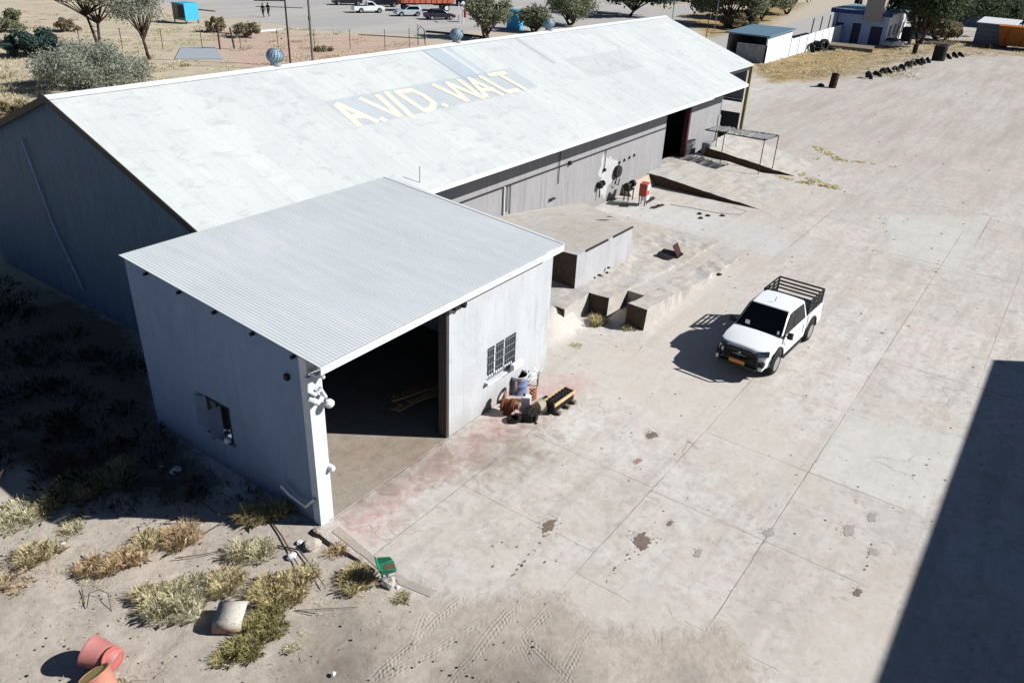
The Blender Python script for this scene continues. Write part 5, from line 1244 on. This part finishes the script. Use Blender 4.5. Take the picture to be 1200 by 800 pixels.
m = MB(); m.rev([(0, 0), (.13, .0), (.13, .06), (0, .06)], (.1, .1, .52), 'y', 18); m.build('cover', plain('tan_steel', (150, 112, 84), .7), t, True)
t = sc_thing('flywheel', (604, 470), 'tan ring-shaped flywheel propped upright on the rusty casing', 'flywheel', R(35), .22)
m = MB(); m.rev([(.11, -.03), (.2, -.03), (.2, .03), (.11, .03), (.11, -.03)], (0, 0, .22), 'y', 24); m.build('ring', plain('tan_steel', (168, 130, 100), .7), t, True)
t = sc_thing('white_canister', (616, 478), 'white plastic canister standing among the rusty parts', 'canister', R(30))
m = MB(); m.slab([(-.1, -.14, 0), (.1, -.14, 0), (.1, .14, 0), (-.1, .14, 0)], (0, 0, .42)); m.build('tank', WHITE, t, bevel=.03)
m = MB(); m.rev([(.04, 0), (.04, .06), (0, .06)], (0, .06, .42), n=10); m.build('cap', BLACKP, t)
t = sc_thing('radiator_fan', (630, 452), 'splayed white fan with pointed blades behind the canister', 'fan', 0, .0)
m = MB(); m.tube([(0, 0, 0), (0, 0, .42)], .03, 8); m.rev([(0, -.05), (.07, -.04), (.07, .04), (0, .05)], (0, 0, .44), 'y', 14); m.build('hub', STEEL, t, True)
m = MB()
for k in range(9):
    a = 2*math.pi*k/9; c_, s_ = math.cos(a), math.sin(a)
    m.slab([(c_*.05-s_*.03, -.03, .44+s_*.05+c_*.03), (c_*.3-s_*.05, .03, .44+s_*.3+c_*.05), (c_*.32+s_*.02, .06, .44+s_*.32-c_*.02), (c_*.05+s_*.03, .0, .44+s_*.05-c_*.03)], (0, .012, 0))
m.build('blades', WHITE, t)
t = sc_thing('rusty_spring', (624, 470), 'orange rusty coil and bracket between canister and fan', 'spring', 0)
m = MB(); m.tube([(.1*math.cos(i*.7), .1*math.sin(i*.7), .05+i*.012) for i in range(36)], .022, 6); m.build('coil', plain('orange_rust', (160, 92, 52), .8, 0, .3), t, True)
t = sc_thing('engine_block', (620, 490), 'greasy black engine block at the front of the scrap heap', 'engine', R(15))
m = MB(); m.box(-.22, .22, -.16, .16, 0, .24); m.box(-.18, .18, -.2, -.16, .04, .12)
m.build('block', GREASE, t, bevel=.02)
for k in range(4): m = MB(); m.rev([(.045, .24), (.055, .3), (.03, .31), (.03, .25)], (-.15+.1*k, 0, 0), n=12); m.build('cylinder', DARK, t, True)
m = MB(); m.rev([(.0, 0), (.1, 0), (.1, .04), (0, .04)], (-.06, -.26, .12), 'y', 16); m.build('pulley', DARK, t, True)
t = sc_thing('gear_housing', (633, 482), 'pale beige housing with dark hollow right of the engine block', 'housing', R(-20))
m = MB(); m.rev([(.1, -.1), (.17, -.1), (.19, .1), (.16, .1), (.1, -.05)], (0, 0, .19), 'x', 20); m.box(-.1, .1, -.16, .16, 0, .08); m.build('shell', plain('beige_cast', (176, 166, 146), .8), t, True)
t = sc_thing('brake_drum', (601, 493), 'black brake drum lying on the red floor at the foot of the heap', 'brake drum')
m = MB(); m.rev([(0, 0), (.17, 0), (.18, .1), (.15, .1), (.14, .03), (.05, .03), (.05, .06), (0, .06)], n=22); m.build('drum_shell', GREASE, t, True)
t = sc_thing('cylinder_block', (655, 476), 'long black cylinder block with ribs and pale timber rails, lying on wooden feet', 'engine block', R(-2))
m = MB(); m.box(-.5, .5, -.17, .17, .1, .36); m.build('block', GREASE, t)
for s in (-1, 1): m = MB(); m.box(-.52, .52, s*.18-.02, s*.18+.02, .3, .39); m.build('side_rail', plain('pale_timber', (196, 172, 128), .8), t)
for k in range(6): m = MB(); m.rev([(.05, .36), (.065, .37), (.065, .385), (.035, .385), (.035, .3)], (-.4+.16*k, 0, 0), n=12) ; m.box(-.4+.16*k+.065, -.4+.16*k+.095, -.16, .16, .36, .385); m.build('bore', DARK, t)
for x in (-.36, .1, .42): m = MB(); m.box(x-.05, x+.05, -.3, .26, .0, .1); m.build('foot', plain('grey_timber', (120, 108, 92), .9), t)
for i, (px, lab) in enumerate([((612, 494), 'small black metal bit left in front of the heap'), ((628, 496), 'small black metal bit right in front of the heap'), ((640, 465), 'dark offcut between fan and cylinder block')]):
    chunk(px, .05, lab, GREASE, 60+i, name='scrap_bit', cat='scrap', g_=G_)
o = MB(S).box(12.0, 12.9, -.5, -.23, 1.82, 2.15).build('tray', WHITE, bevel=.02); tag(o, 'white tray standing on the sill of the barred window', 'tray')
# ------------------------------------------------------------------ items along the yard wall
p = at(753, 240)
t = thing('small_machine', 'small red and white machine on a thin stand in front of the shed wall', 'machine', (p.x, p.y, 0), R(10))
m = MB(); m.box(-.28, .28, -.2, .2, .5, 1.15); m.build('red_cabinet', plain('faded_red_enamel', (168, 74, 62), .7, 0, .25, 5), t, bevel=.04)
m = MB(); m.box(-.2, .2, -.22, -.2, .8, 1.08); m.box(-.24, .24, -.24, .0, .3, .5); m.build('white_panel', WHITE, t)
for x, y in ((-.2, -.15), (.2, -.15), (-.2, .15), (.2, .15)): m = MB(); m.tube([(x, y, 0), (x, y, .5)], .025, 6); m.build('leg', DARK, t)
def hang(name, x, z, label, cat, parts):
    t = thing(name, label, cat, (U(x), U(WY)-.12, U(z)))
    for nm, mb, mt in parts: mb.build(nm, mt, t, True)
    return t
hang('wall_motor', 43.2, 2.0, 'dark greasy pump motor hanging from a cable on the shed wall', 'motor', [('housing', MB().rev([(0, -.14), (.16, -.12), (.19, 0), (.14, .14), (0, .16)], (0, 0, 0), 'z', 14), GREASE), ('fan', MB().rev([(0, -.05), (.15, -.04), (.15, .06), (0, .07)], (.26, 0, .05), 'x', 14), GREASE), ('hose', MB().tube([(0, 0, -.1), (.02, -.02, -.45), (-.02, -.04, -.62)], .03, 6), GREASE)])
hang('hose_reel', 46.4, 2.6, 'dark round hose reel bracketed on the shed wall below the row of vents', 'hose reel', [('reel', MB().rev([(.1, -.08), (.3, -.08), (.32, 0), (.3, .08), (.1, .08), (.1, -.08)], (0, 0, 0), 'y', 20), DARK), ('hub', MB().rev([(0, -.1), (.09, -.1), (.09, .1), (0, .1)], (0, 0, 0), 'y', 12), RUSTD), ('loop', MB().tube([(-.1, 0, -.3), (-.25, -.05, -.6), (0, -.08, -.7), (.15, -.05, -.4)], .03, 6), BLACKP)])
p = at(742, 236)
t = thing('bench_grinder', 'black bench machine on legs standing by the shed wall', 'machine', (p.x, p.y+.3, 0))
m = MB(); m.box(-.3, .3, -.15, .15, .55, .62); m.rev([(0, -.1), (.18, -.1), (.18, .1), (0, .1)], (-.3, 0, .8), 'x', 16); m.rev([(0, -.1), (.18, -.1), (.18, .1), (0, .1)], (.3, 0, .82), 'x', 16); m.tube([(-.3, 0, .8), (.3, 0, .82)], .07, 8); m.build('head', GREASE, t)
for x, y in ((-.25, -.12), (.25, -.12), (-.25, .12), (.25, .12)): m = MB(); m.tube([(x, y, 0), (x, y, .56)], .03, 6); m.build('leg', GREASE, t)
for (px, r, ex, lab, ang) in [((731, 241), .24, 1.7, 'black oil patch on the concrete nearest the bench machine', 0), ((770, 242), .2, 3.0, 'long black oil streak below the red machine', -.1), ((762, 234), .18, 4.2, 'longer black oil streak left behind the red machine', .05), ((707, 258), .16, 1.8, 'black smear at the shed end of the dock top', .3), ((714, 254), .1, 1.5, 'second small smear at the shed end of the dock top', .3)]:
    if 'dock top' in lab:
        c = at(px[0], px[1], U(1.6)); q = blob(px, r, OILD, 'oil_stain', lab, 'oil stain', ex, seed=int(px[0]), ang=ang); yy = c.y; q.location = (c.x, c.y, U(2.3)); q.rotation_euler = (0, 0, 0)
        # lay on the dock surface
        a, b, d = Vector(B_)*S, Vector(C_)*S, Vector(D_)*S; nn = (b-a).cross(d-a).normalized(); nn = nn if nn.z > 0 else -nn
        dd = Fv+(px[0]-600)/FPX*R2+(px[1]-400)/FPX*D2; hit = CAMP+dd*((a-CAMP).dot(nn)/dd.dot(nn)); q.location = hit+nn*.006; q.rotation_euler = nn.to_track_quat('Z', 'Y').to_euler()
    else: blob(px, r, OILD, 'oil_stain', lab, 'oil stain', ex, seed=int(px[0]), ang=ang)
for i, (px, lab) in enumerate([((820, 251), 'leftmost small rusty lump on the apron beside the wire'), ((830, 253), 'second small rusty lump beside the wire'), ((847, 253), 'rusty lump farthest right beside the wire'), ((842, 322), 'lone rusty lump near the pickup cab'), ((821, 256), 'lower small lump of the group by the wire')]):
    chunk(px, .12, lab, RUSTD, 80+i, name='scrap_lump', cat='scrap', g_='rusty lumps on the apron')
twig([(785, 240), (810, 244), (840, 250), (868, 252), (875, 248), (860, 244)], .012, 'thin black cable snaking over the apron from the red machine', 'cable', BLACKP, 'cable', .02)
for i, (px, lab) in enumerate([((700, 343), 'left of three stones on the ramp head'), ((709, 340), 'middle stone of three on the ramp head'), ((711, 334), 'farthest of three stones on the ramp head')]):
    chunk(px, .07, lab, GREASE, 90+i, z=U(1.3), name='stone', cat='stone', g_='stones on the ramp head')
    o = bpy.data.objects[-1]
for o in [o for o in bpy.data.objects if o.name.startswith('stone')]:
    dd = (Vector(o.location)-CAMP); dd = dd*((U(1.35)-CAMP.z)/dd.z); o.location = CAMP+dd
# hatch pit
p = at(781, 302, U(.3))
t = thing('drain_hatch', 'open rusty hatch with two raised black flaps in the concrete apron', 'hatch', (p.x, p.y, U(.28)), R(5))
m = MB(); m.box(-.85, .85, -.45, .45, .0, .06); m.build('pit_frame', GREASE, t)
m = MB(); m.slab([(.25, -.4, .05), (.85, -.35, .05), (.95, -.1, .42), (.35, -.1, .42)], (0, .03, .02)); m.build('flap', plain('dark_red_plate', (58, 30, 26), .9), t)
m = MB(); m.slab([(-.5, -.38, .05), (.1, -.38, .05), (-.1, .3, .25), (-.45, .3, .2)], (0, .02, .02)); m.build('flap', GREASE, t)

# ------------------------------------------------------------------ far things
# turquoise stall
p = at(219, 27); t = thing('market_stall', 'turquoise box stall on legs with an open wire side, beyond the slender acacia', 'stall', (p.x, p.y, 0), R(4))
TUR = plain('turquoise_paint', (56, 160, 200), .6, 0, .1)
m = MB(); m.box(-1.05, 1.05, -1.2, 1.2, 2.25, 2.35); m.build('roof', TUR, t)
m = MB(); m.box(-1.0, 1.0, -1.2, -1.12, .4, 2.25); m.build('side_panel', TUR, t)
m = MB(); m.box(-1.0, -.95, -1.1, 1.1, .4, 2.25); m.build('mesh_side', plain('grey_board', (130, 128, 122), .8), t)
m = MB(); m.box(-1.02, -1.002, -1.1, .1, .7, 2.1); m.build('opening', BLACKP, t)
for x in (-.9, .9):
    for y in (-1.05, 1.05): m = MB(); m.box(x-.05, x+.05, y-.05, y+.05, 0, 2.25); m.build('leg', DARK, t)
p = at(603, 34); o = MB().box(-.8, .8, -.8, .8, 0, 2.3).box(-.9, .9, -.9, .9, 2.3, 2.42).box(-.4, .4, -.84, -.8, .1, 1.9).build('cabin', TUR); o.location = (p.x, p.y, 0); tag(o, 'turquoise cabin half hidden between two olive trees', 'cabin')
# concrete pad in field
o = MB().slab([tuple(at(*q)) for q in ((205, 70), (262, 70), (252, 56), (212, 56))], (0, 0, .08)).build('concrete_pad', plain('blue_grey_slab', (150, 156, 162), .9, 0, .1, 1)); tag(o, 'flat blue-grey concrete pad in the dry field', 'slab')
# posts and poles
def pole(px, h, r, label, name='pole', mat=DARK, extra=None, base_off=0):
    p = at(*px); t = thing(name, label, 'pole', (p.x, p.y, 0)); m = MB(); m.tube([(0, 0, -.2), (0, 0, h)], r, 8, r*.8); m.build('shaft', mat, t, True)
    if extra: nm, mb = extra; mb.build(nm, mat, t)
    return t
pole((341, 82), 13, .08, 'thin dark pole with a small box, left one of the pair behind the roof', extra=('box', MB().box(-.3, .0, -.2, .2, 8.6, 9.1)))
pole((367, 78), 13, .11, 'thicker grey pole, right one of the pair behind the roof', mat=plain('grey_pole', (110, 108, 104), .7), extra=('collar', MB().rev([(.14, 0), (.14, .3)], (0, 0, 4), n=10)))
pole((788, 22), 8, .08, 'slim grey pole above the far end of the ridge', mat=STEEL)
pole((827, 47), 3.2, .06, 'short post with dark head beside the far road', extra=('head', MB().box(-.2, .2, -.2, .2, 2.7, 3.2)))
pole((837, 36), 5, .05, 'thin pole in front of the tree row', mat=STEEL)
p = at(264, 58); t = thing('wooden_posts', 'H-shaped pair of dark wooden posts in the dry field', 'posts', (p.x, p.y, 0), R(-40))
m = MB(); m.tube([(-.5, 0, 0), (-.5, 0, 2.2)], .09, 7); m.build('post', BARK, t); m = MB(); m.tube([(.9, 0, 0), (.7, 0, 2.1)], .09, 7); m.build('post', BARK, t)
m = MB(); m.tube([(-.5, 0, 1.6), (.75, 0, 1.5)], .05, 6); m.build('rail', BARK, t)
# wire fence
t = thing('wire_fence', 'thin wire fence with grey steel posts along the car park', 'fence', (0, 0, 0))
fp = []
a = Vector((98.2, 92.2, 0))*S; d = Vector((-8.5, 6.4, 0))*S*.62
for k in range(-1, 12): fp.append(a+d*k)
fp = [Vector((110.6, 94.9, 0))*S, Vector((104, 91.2, 0))*S]+fp[1:]
for q in fp: m = MB(); m.tube([(q.x, q.y, 0), (q.x, q.y, 2.0)], .035, 6); m.build('post', DARK, t)
m = MB()
for z in (.3, .8, 1.3, 1.9):
    for q, r_ in zip(fp, fp[1:]): m.tube([(q.x, q.y, z), (r_.x, r_.y, z)], .008, 4)
m.build('wire', STEEL, t)
q = at(490, 53); m = MB(); m.tube([(q.x, q.y, 0), (q.x, q.y, 1.6), (q.x+.3, q.y-.1, 2.0), (q.x+.7, q.y-.3, 1.6), (q.x+.8, q.y-.35, 0)], .05, 6, cap=False); m.build('gate_hoop', BLACKP, t)
# kerbs
def kerb(pts, label, w_=.35, h=.15, mat=WHITE):
    m = MB()
    for a_, b_ in zip(pts, pts[1:]):
        a, b = at(*a_), at(*b_); d = (b-a).normalized(); n_ = Vector((-d.y, d.x, 0))*w_/2
        m.slab([tuple(a-n_), tuple(b-n_), tuple(b+n_), tuple(a+n_)], (0, 0, h))
    o = m.build('kerb', mat); kind(o, 'structure')
kerb([(296, 38), (330, 35)], ''); kerb([(250, 22), (300, 21)], '', .3, .12, CONC); kerb([(500, 38), (545, 42), (570, 45)], '', .5, .2, DARK); kerb([(330, 46), (420, 41), (500, 46)], '', .3, .12, CONC)
kerb([(210, 9), (252, 14)], '', .3, .1, DARK); kerb([(300, 8), (355, 10)], '', .2, .08, DARK)
# white posts in car park
for i, (px, lab) in enumerate([((508, 23), 'white bollard in front of the dark sedan'), ((540, 27), 'white signboard post beside the rounded olive tree'), ((544, 26), 'small red and white sign leaning by the olive tree')]):
    p = at(*px); t = thing('bollard' if i == 0 else 'sign_post', lab, 'bollard' if i == 0 else 'sign', (p.x, p.y, 0), R(-30))
    if i == 0: MB().rev([(.12, 0), (.12, 1.1), (.06, 1.2), (0, 1.2)], n=10).build('shaft', WHITE, t)
    elif i == 1:
        for y in (-.9, .9): MB().tube([(0, y, 0), (0, y, 2.6)], .06, 6).build('post', WHITE, t)
        MB().box(-.04, .04, -.9, .9, 2.3, 2.5).build('crossbar', WHITE, t)
    else: MB().box(-.05, .05, -.6, .6, .6, 1.6).build('board', plain('sign_red', (190, 70, 60), .6), t); MB().tube([(0, 0, 0), (0, 0, .6)], .05, 6).build('post', WHITE, t)
# far shed with dark roof, boundary wall
bx_, by_ = 143.6*S, 33.5*S
t = thing('gatehouse', 'low shed with dark blue-grey flat roof and open dark front at the white wall', 'shed', (bx_, by_, 0))
m = MB(); m.slab([(-.4, -.3, 2.75), (8.2, -.3, 3.0), (8.2, 4.9, 3.0), (-.4, 4.9, 2.75)], (0, 0, .15)); m.build('roof', plain('slate_blue_roof', (96, 122, 136), .5, 0, .1), t)
m = MB(); m.box(0, .15, 0, 3.4, 0, 1.9); m.build('front_panel', plain('mottled_grey_panel', (150, 152, 156), .8, 0, .4, 2), t)
m = MB(); m.box(0, 8, -.0, .15, 0, 2.8); m.build('side_wall', WHITE, t)
m = MB(); m.box(.2, 8, 4.4, 4.6, 0, 2.7); m.box(7.8, 8, .2, 4.4, 0, 2.7); m.build('back_wall', WALLM, t)
m = MB(); m.tube([(0, 4.5, 0), (0, 4.5, 2.7)], .06, 6); m.build('post', DARK, t)
m = MB(); m.tube([(-.4, 4.6, 2.8), (-2.0, 6.0, 2.7)], .04, 5); m.build('bracket', DARK, t)
t = thing('boundary_wall', 'long white boundary wall running from the gatehouse to the blue and white building', 'wall', (bx_, by_, 0))
m = MB(); m.slab([(8.02, 0, 0), (34, 0, 0), (34, 0, 2.3), (8.02, 0, 1.9)], (0, .2, 0)); m.build('panels', WHITE, t)
m = MB()
for k in range(9): m.box(8.1+k*3.1, 8.3+k*3.1, -.05, -.005, 0, 2.1)
m.build('pilaster', WHITEDULL, t)
for k in range(4): m = MB(); x = 18+k*3.6; m.tube([(x, .8, 0), (x+.3, .8, 3.6)], .07, 6); m.build('stake', BARK, t)
# blue and white building
bx2, by2 = 196*S, 23.2*S
t = thing('office_building', 'blue and white single-storey building with blue roof edge and a chimney block', 'building', (bx2, by2, 0))
PB = plain('pale_blue_wall', (150, 168, 200), .8, 0, .12, 1)
m = MB(); m.box(0, 11, 0, 7.2, 0, 3.9); m.build('walls', PB, t)
m = MB(); m.slab([(-.35, -.35, 3.95), (11.3, -.35, 3.95), (11.3, 7.6, 4.15), (-.35, 7.6, 4.15)], (0, 0, .12)); m.build('roof', plain('blue_grey_roof', (120, 148, 160), .5), t)
m = MB(); m.box(-.42, -.36, -.4, 7.6, 3.7, 4.2); m.build('fascia', plain('deep_blue_paint', (40, 58, 120), .6), t)
for y, w_, z0, z1 in ((1.3, 1.5, .1, 2.4), (3.9, 1.1, .1, 2.6), (6.1, .9, 1.6, 2.5)): m = MB(); m.box(-.03, 0.0, y-w_/2, y+w_/2, z0, z1); m.build('door' if z0 < 1 else 'window', plain('navy_door', (26, 30, 62), .5), t)
m = MB(); m.box(0.02, 11, -.06, -.004, 0, 3.9); m.build('side_cladding', WHITE, t)
for k in range(4): m = MB(); m.box(1.0+k*2.6, 2.2+k*2.6, -.1, -.062, 1.2, 2.6); m.build('window', plain('grey_window', (120, 128, 140), .4), t)
m = MB(); m.slab([(-.5, .9, 3.0), (1.3, .9, 3.0), (1.3, 3.2, 3.0), (-.5, 3.2, 3.0)], (0, 0, 4.2)); m.build('chimney', plain('grey_beige_block', (150, 142, 138), .85), t)
m = MB(); m.box(-2.2, 0, 2.2, 7.2, 0, .12); m.build('porch', CONC, t)
p = at(1060, 52); t = thing('boxy_cart', 'dark boxy cart standing at the corner of the blue and white building', 'cart', (p.x, p.y, 0)); MB().box(-.8, .8, -.6, .6, .4, 2.2).build('box', BLACKP, t, bevel=.06)
for x in (-.5, .5):
    for s in (-1, 1): MB().rev([(0, -.08), (.3, -.08), (.3, .08), (0, .08)], (x, s*.55, .3), 'y', 14).build('wheel', RUBBER, t)
p = at(1036, 54); t = thing('car_wreck', 'low pale car wreck lying in front of the white side wall', 'wreck', (p.x, p.y-1.0, 0), R(-12)); 
MB().slab([(-2, -.8, .2), (-2, -.8, .7), (-1, -.8, .85), (.6, -.8, .8), (2, -.8, .6), (2, -.8, .2)], (0, 1.6, 0)).build('shell', plain('pale_steel_wreck', (150, 158, 166), .5, .2, .3), t, bevel=.05); MB().box(-1.2, .5, -.65, .65, .85, 1.05).build('bonnet', DARK, t)
# houses far right
def house(px, sx, sy, h, wall, roof, label, rz=0, pitch=0, zoff=0):
    p = at(*px); t = thing('house', label, 'house', (p.x, p.y, 0), rz)
    m = MB(); m.box(-sx/2, sx/2, -sy/2, sy/2, 0, h); m.build('walls', wall, t)
    m = MB()
    if pitch: m.slab([(-sx/2-.3, -sy/2-.4, h-.05), (-sx/2-.3, 0, h+pitch), (-sx/2-.3, sy/2+.4, h-.05), (-sx/2-.3, 0, h+pitch-.15)], (sx+.6, 0, 0))
    else: m.slab([(-sx/2-.3, -sy/2-.3, h), (sx/2+.3, -sy/2-.3, h), (sx/2+.3, sy/2+.3, h+.4), (-sx/2-.3, sy/2+.3, h+.4)], (0, 0, .12))
    m.build('roof', roof, t)
    m = MB(); m.box(-sx/2-.04, -sx/2+.02, -.5, .5, 0, 2.1); m.build('door', DARK, t)
    for y in (-sy*.3, sy*.3): m = MB(); m.box(-sx/2-.04, -sx/2+.02, y-.5, y+.5, 1.0, 2.0); m.build('window', GLASS, t)
    for x in (-sx*.25, sx*.25): m = MB(); m.box(x-.6, x+.6, -sy/2-.04, -sy/2+.02, 1.0, 2.1); m.build('window', GLASS, t)
    return t
GB = plain('grey_blue_wall', (124, 134, 152), .8, 0, .1, 1); RW = plain('whitewashed_roof', (214, 222, 224), .5, 0, .08, 1)
TAN = plain('tan_wall', (190, 160, 130), .85, 0, .15, 1); REDB = plain('red_brick_wall', (134, 90, 72), .9, 0, .2, 2)
house((1104, 24), 12, 14, 4.2, GB, RW, 'grey workshop with white roof behind the broad dark tree')
house((1158, 28), 9, 8, 5.0, GB, RW, 'tall grey-blue house with rounded white roof end right of the trees')
house((1176, 14), 12, 9, 4.5, WHITE, RW, 'bright white house at the top right behind the grey-blue one')
house((1200, 26), 8, 8, 4.5, TAN, plain('brown_roof', (90, 70, 62), .8), 'tan house with dark brown roof near the top right corner', pitch=1.4)
house((1188, 2), 14, 10, 4, REDB, plain('red_tile_roof', (120, 72, 62), .8), 'red-brown roofed house at the top right edge', pitch=1.8)
house((1130, 2), 12, 9, 3.8, WHITE, RW, 'white house at the top edge behind the dark trees')
p = at(1163, 52); t = thing('site_cabin', 'small grey cabin with bright white tilted roof in front of the far houses', 'cabin', (p.x, p.y, 0), R(-8))
MB().box(-1.4, 1.4, -2.3, 2.3, 0, 2.7).build('walls', GB, t); MB().slab([(-1.6, -2.5, 2.7), (1.6, -2.5, 3.3), (1.6, 2.5, 3.3), (-1.6, 2.5, 2.7)], (0, 0, .12)).build('roof', WHITE, t)
for z in (.7, 1.3, 1.9): MB().box(-1.45, -1.4, -2.2, 2.2, z, z+.08).build('wall_rib', STEEL, t)
p = at(1196, 58); t = thing('rubbish_skip', 'orange-brown rusty skip at the right edge in front of the houses', 'skip', (p.x, p.y, 0), R(5))
OR = plain('orange_brown_paint', (160, 96, 40), .8, 0, .3, 2)
MB().slab([(-1.4, -3.0, .4), (-1.4, 2.8, .4), (-1.7, 3.4, 2.9), (-1.7, -3.6, 2.9)], (3.2, 0, 0)).build('hopper', OR, t); 
for y in (-2, 0, 2): MB().box(-1.72, -1.5, y-.08, y+.08, .5, 2.9).build('rib', OR, t)
for y in (-2, 2): MB().box(-1.3, 1.3, y-.2, y+.2, 0, .4).build('skid', DARK, t)
pole((1195, 40), 8, .12, 'slanting dark boom over the orange-brown skip', name='boom')
# tyres
tyre_me = None
def tyre(px, label, r=.55, w_=.32, flatp=True, z=0, group='old tyres half buried in a row', rot=None, loc=None):
    global tyre_me
    p = at(*px) if loc is None else Vector(loc)
    if tyre_me is None:
        o = MB().rev([(.55, -.45), (.85, -.5), (.97, -.42), (1, 0), (.97, .42), (.85, .5), (.55, .45), (.52, 0), (.55, -.45)], n=26).build('old_tyre', RUBBER, None, True); tyre_me = o.data
    else: o = bpy.data.objects.new('old_tyre', tyre_me); COL.objects.link(o)
    o.scale = (r, r, w_); o.location = (p.x, p.y, z); o.rotation_euler = rot or (0, 0, 0); tag(o, label, 'tyre', group); return o
row = [(1018, 92), (1028, 89.5), (1035, 87), (1043, 86), (1050, 84), (1057, 82), (1064, 79.5), (1070, 77), (1076, 76), (1082, 74.5), (1088, 73.5), (1112, 69), (1119, 67.5), (1126, 66.5)]
for i, px in enumerate(row):
    rr2 = random.Random(i)
    lab = 'old tyre half buried in the row along the dirt yard'
    if i == 0: lab = 'first tyre of the half-buried row, nearest the shed'
    if i == 13: lab = 'last tyre of the half-buried row, nearest the skip'
    tyre(px, lab, .55 if i % 3 else .62, .34, z=.12, rot=(R(55+rr2.uniform(-25, 20)), 0, R(rr2.uniform(-40, 40)+15)))
for k in range(3): tyre((1099, 71), ['bottom tyre', 'middle tyre', 'top tyre'][k]+' of the tall stack in the middle of the row', .75, .62, z=.3+k*.55, group='stack of big tyres')
for k, (px, z, rot, lab) in enumerate([((951, 61), .35, (R(70), 0, R(20)), 'big tyre leaning leftmost of the pile by the white wall'), ((958, 60), .25, (0, 0, 0), 'flat tyre at the bottom of the pile by the white wall'), ((964, 60), .7, (R(82), 0, R(-30)), 'upright tyre at the right of the pile by the white wall'), ((958, 59), .75, (R(10), 0, 0), 'tyre lying on top of the flat one by the white wall'), ((972, 59), .25, (R(12), 0, 0), 'small flat tyre right of the pile by the white wall')]):
    tyre(px, lab, .75, .5, z=z, rot=rot, group='tyre pile by the white wall')
tyre((1004, 12), 'black tyre-shaped tank standing on the far road behind the blue and white building', 1.4, 1.0, z=1.3, rot=(R(85), 0, 0), group=None)
# rusty barrels in yard
def rbar(px, label, tilt=0, h=.95, r=.3):
    p = at(*px); t = thing('rusty_barrel', label, 'barrel', (p.x, p.y, 0), 0, 'rusty barrels on the far yard', rot=(0, tilt, 0))
    m = MB(); m.rev([(r, 0), (r*1.03, .02), (r, .05), (r, h*.33), (r*1.04, h*.35), (r, h*.37), (r, h*.65), (r*1.04, h*.67), (r, h*.69), (r, h*.97), (r*1.04, h), (r*.9, h), (r*.88, h*.9), (0, h*.88)], n=20); m.build('shell', RUSTD, t, True)
rbar((975, 103), 'tilted rusty barrel standing alone at the edge of the far yard', R(14), 1.3, .35)
rbar((1071, 64), 'rusty barrel near the blue and white building', 0, 1.2)
rbar((1157, 58), 'small dark barrel before the grey cabin', 0, .7)
chunk((962, 101), .3, 'dark lump beside the tilted rusty barrel', GREASE, 99, name='scrap_lump', cat='scrap', g_='rusty lumps on the apron', flat=.7)
# mounds and planks near tyre pile
o = MB().slab([tuple(at(*q)) for q in ((968, 56), (1022, 62), (1024, 58), (975, 53))], (0, 0, .4)).build('timber_stack', plain('grey_timber', (120, 108, 92), .9)); tag(o, 'low stack of grey timber in front of the blue and white building', 'timber')
o = MB().slab([tuple(at(*q)) for q in ((1082, 52), (1112, 55), (1120, 52), (1090, 50))], (0, 0, .25)).build('timber_stack', BARK); tag(o, 'low dark timber stack under the big dark tree', 'timber')

# ------------------------------------------------------------------ big building behind the camera whose shadow lies over the yard
Hb = 8.0; Lx = Hb/math.tan(EL)
cx, cy = 34.4*S+SUND.x*Lx, -20.25*S+SUND.y*Lx
t = thing('warehouse', 'tall warehouse outside the view whose dark shadow lies over the right of the yard', 'warehouse', (cx, cy, 0))
m = MB(); m.box(-36, 0, -22, 0, 0, Hb-.3); m.build('walls', PLAS, t)
m = MB(); m.box(-36.0, 0.0, -22, 0.0, Hb-.3, Hb); m.build('roof', ROOF2, t)
for k in range(5): m = MB(); m.box(-33+k*7, -30+k*7, .003, .04, 3, 4.5); m.build('window', GLASS, t)
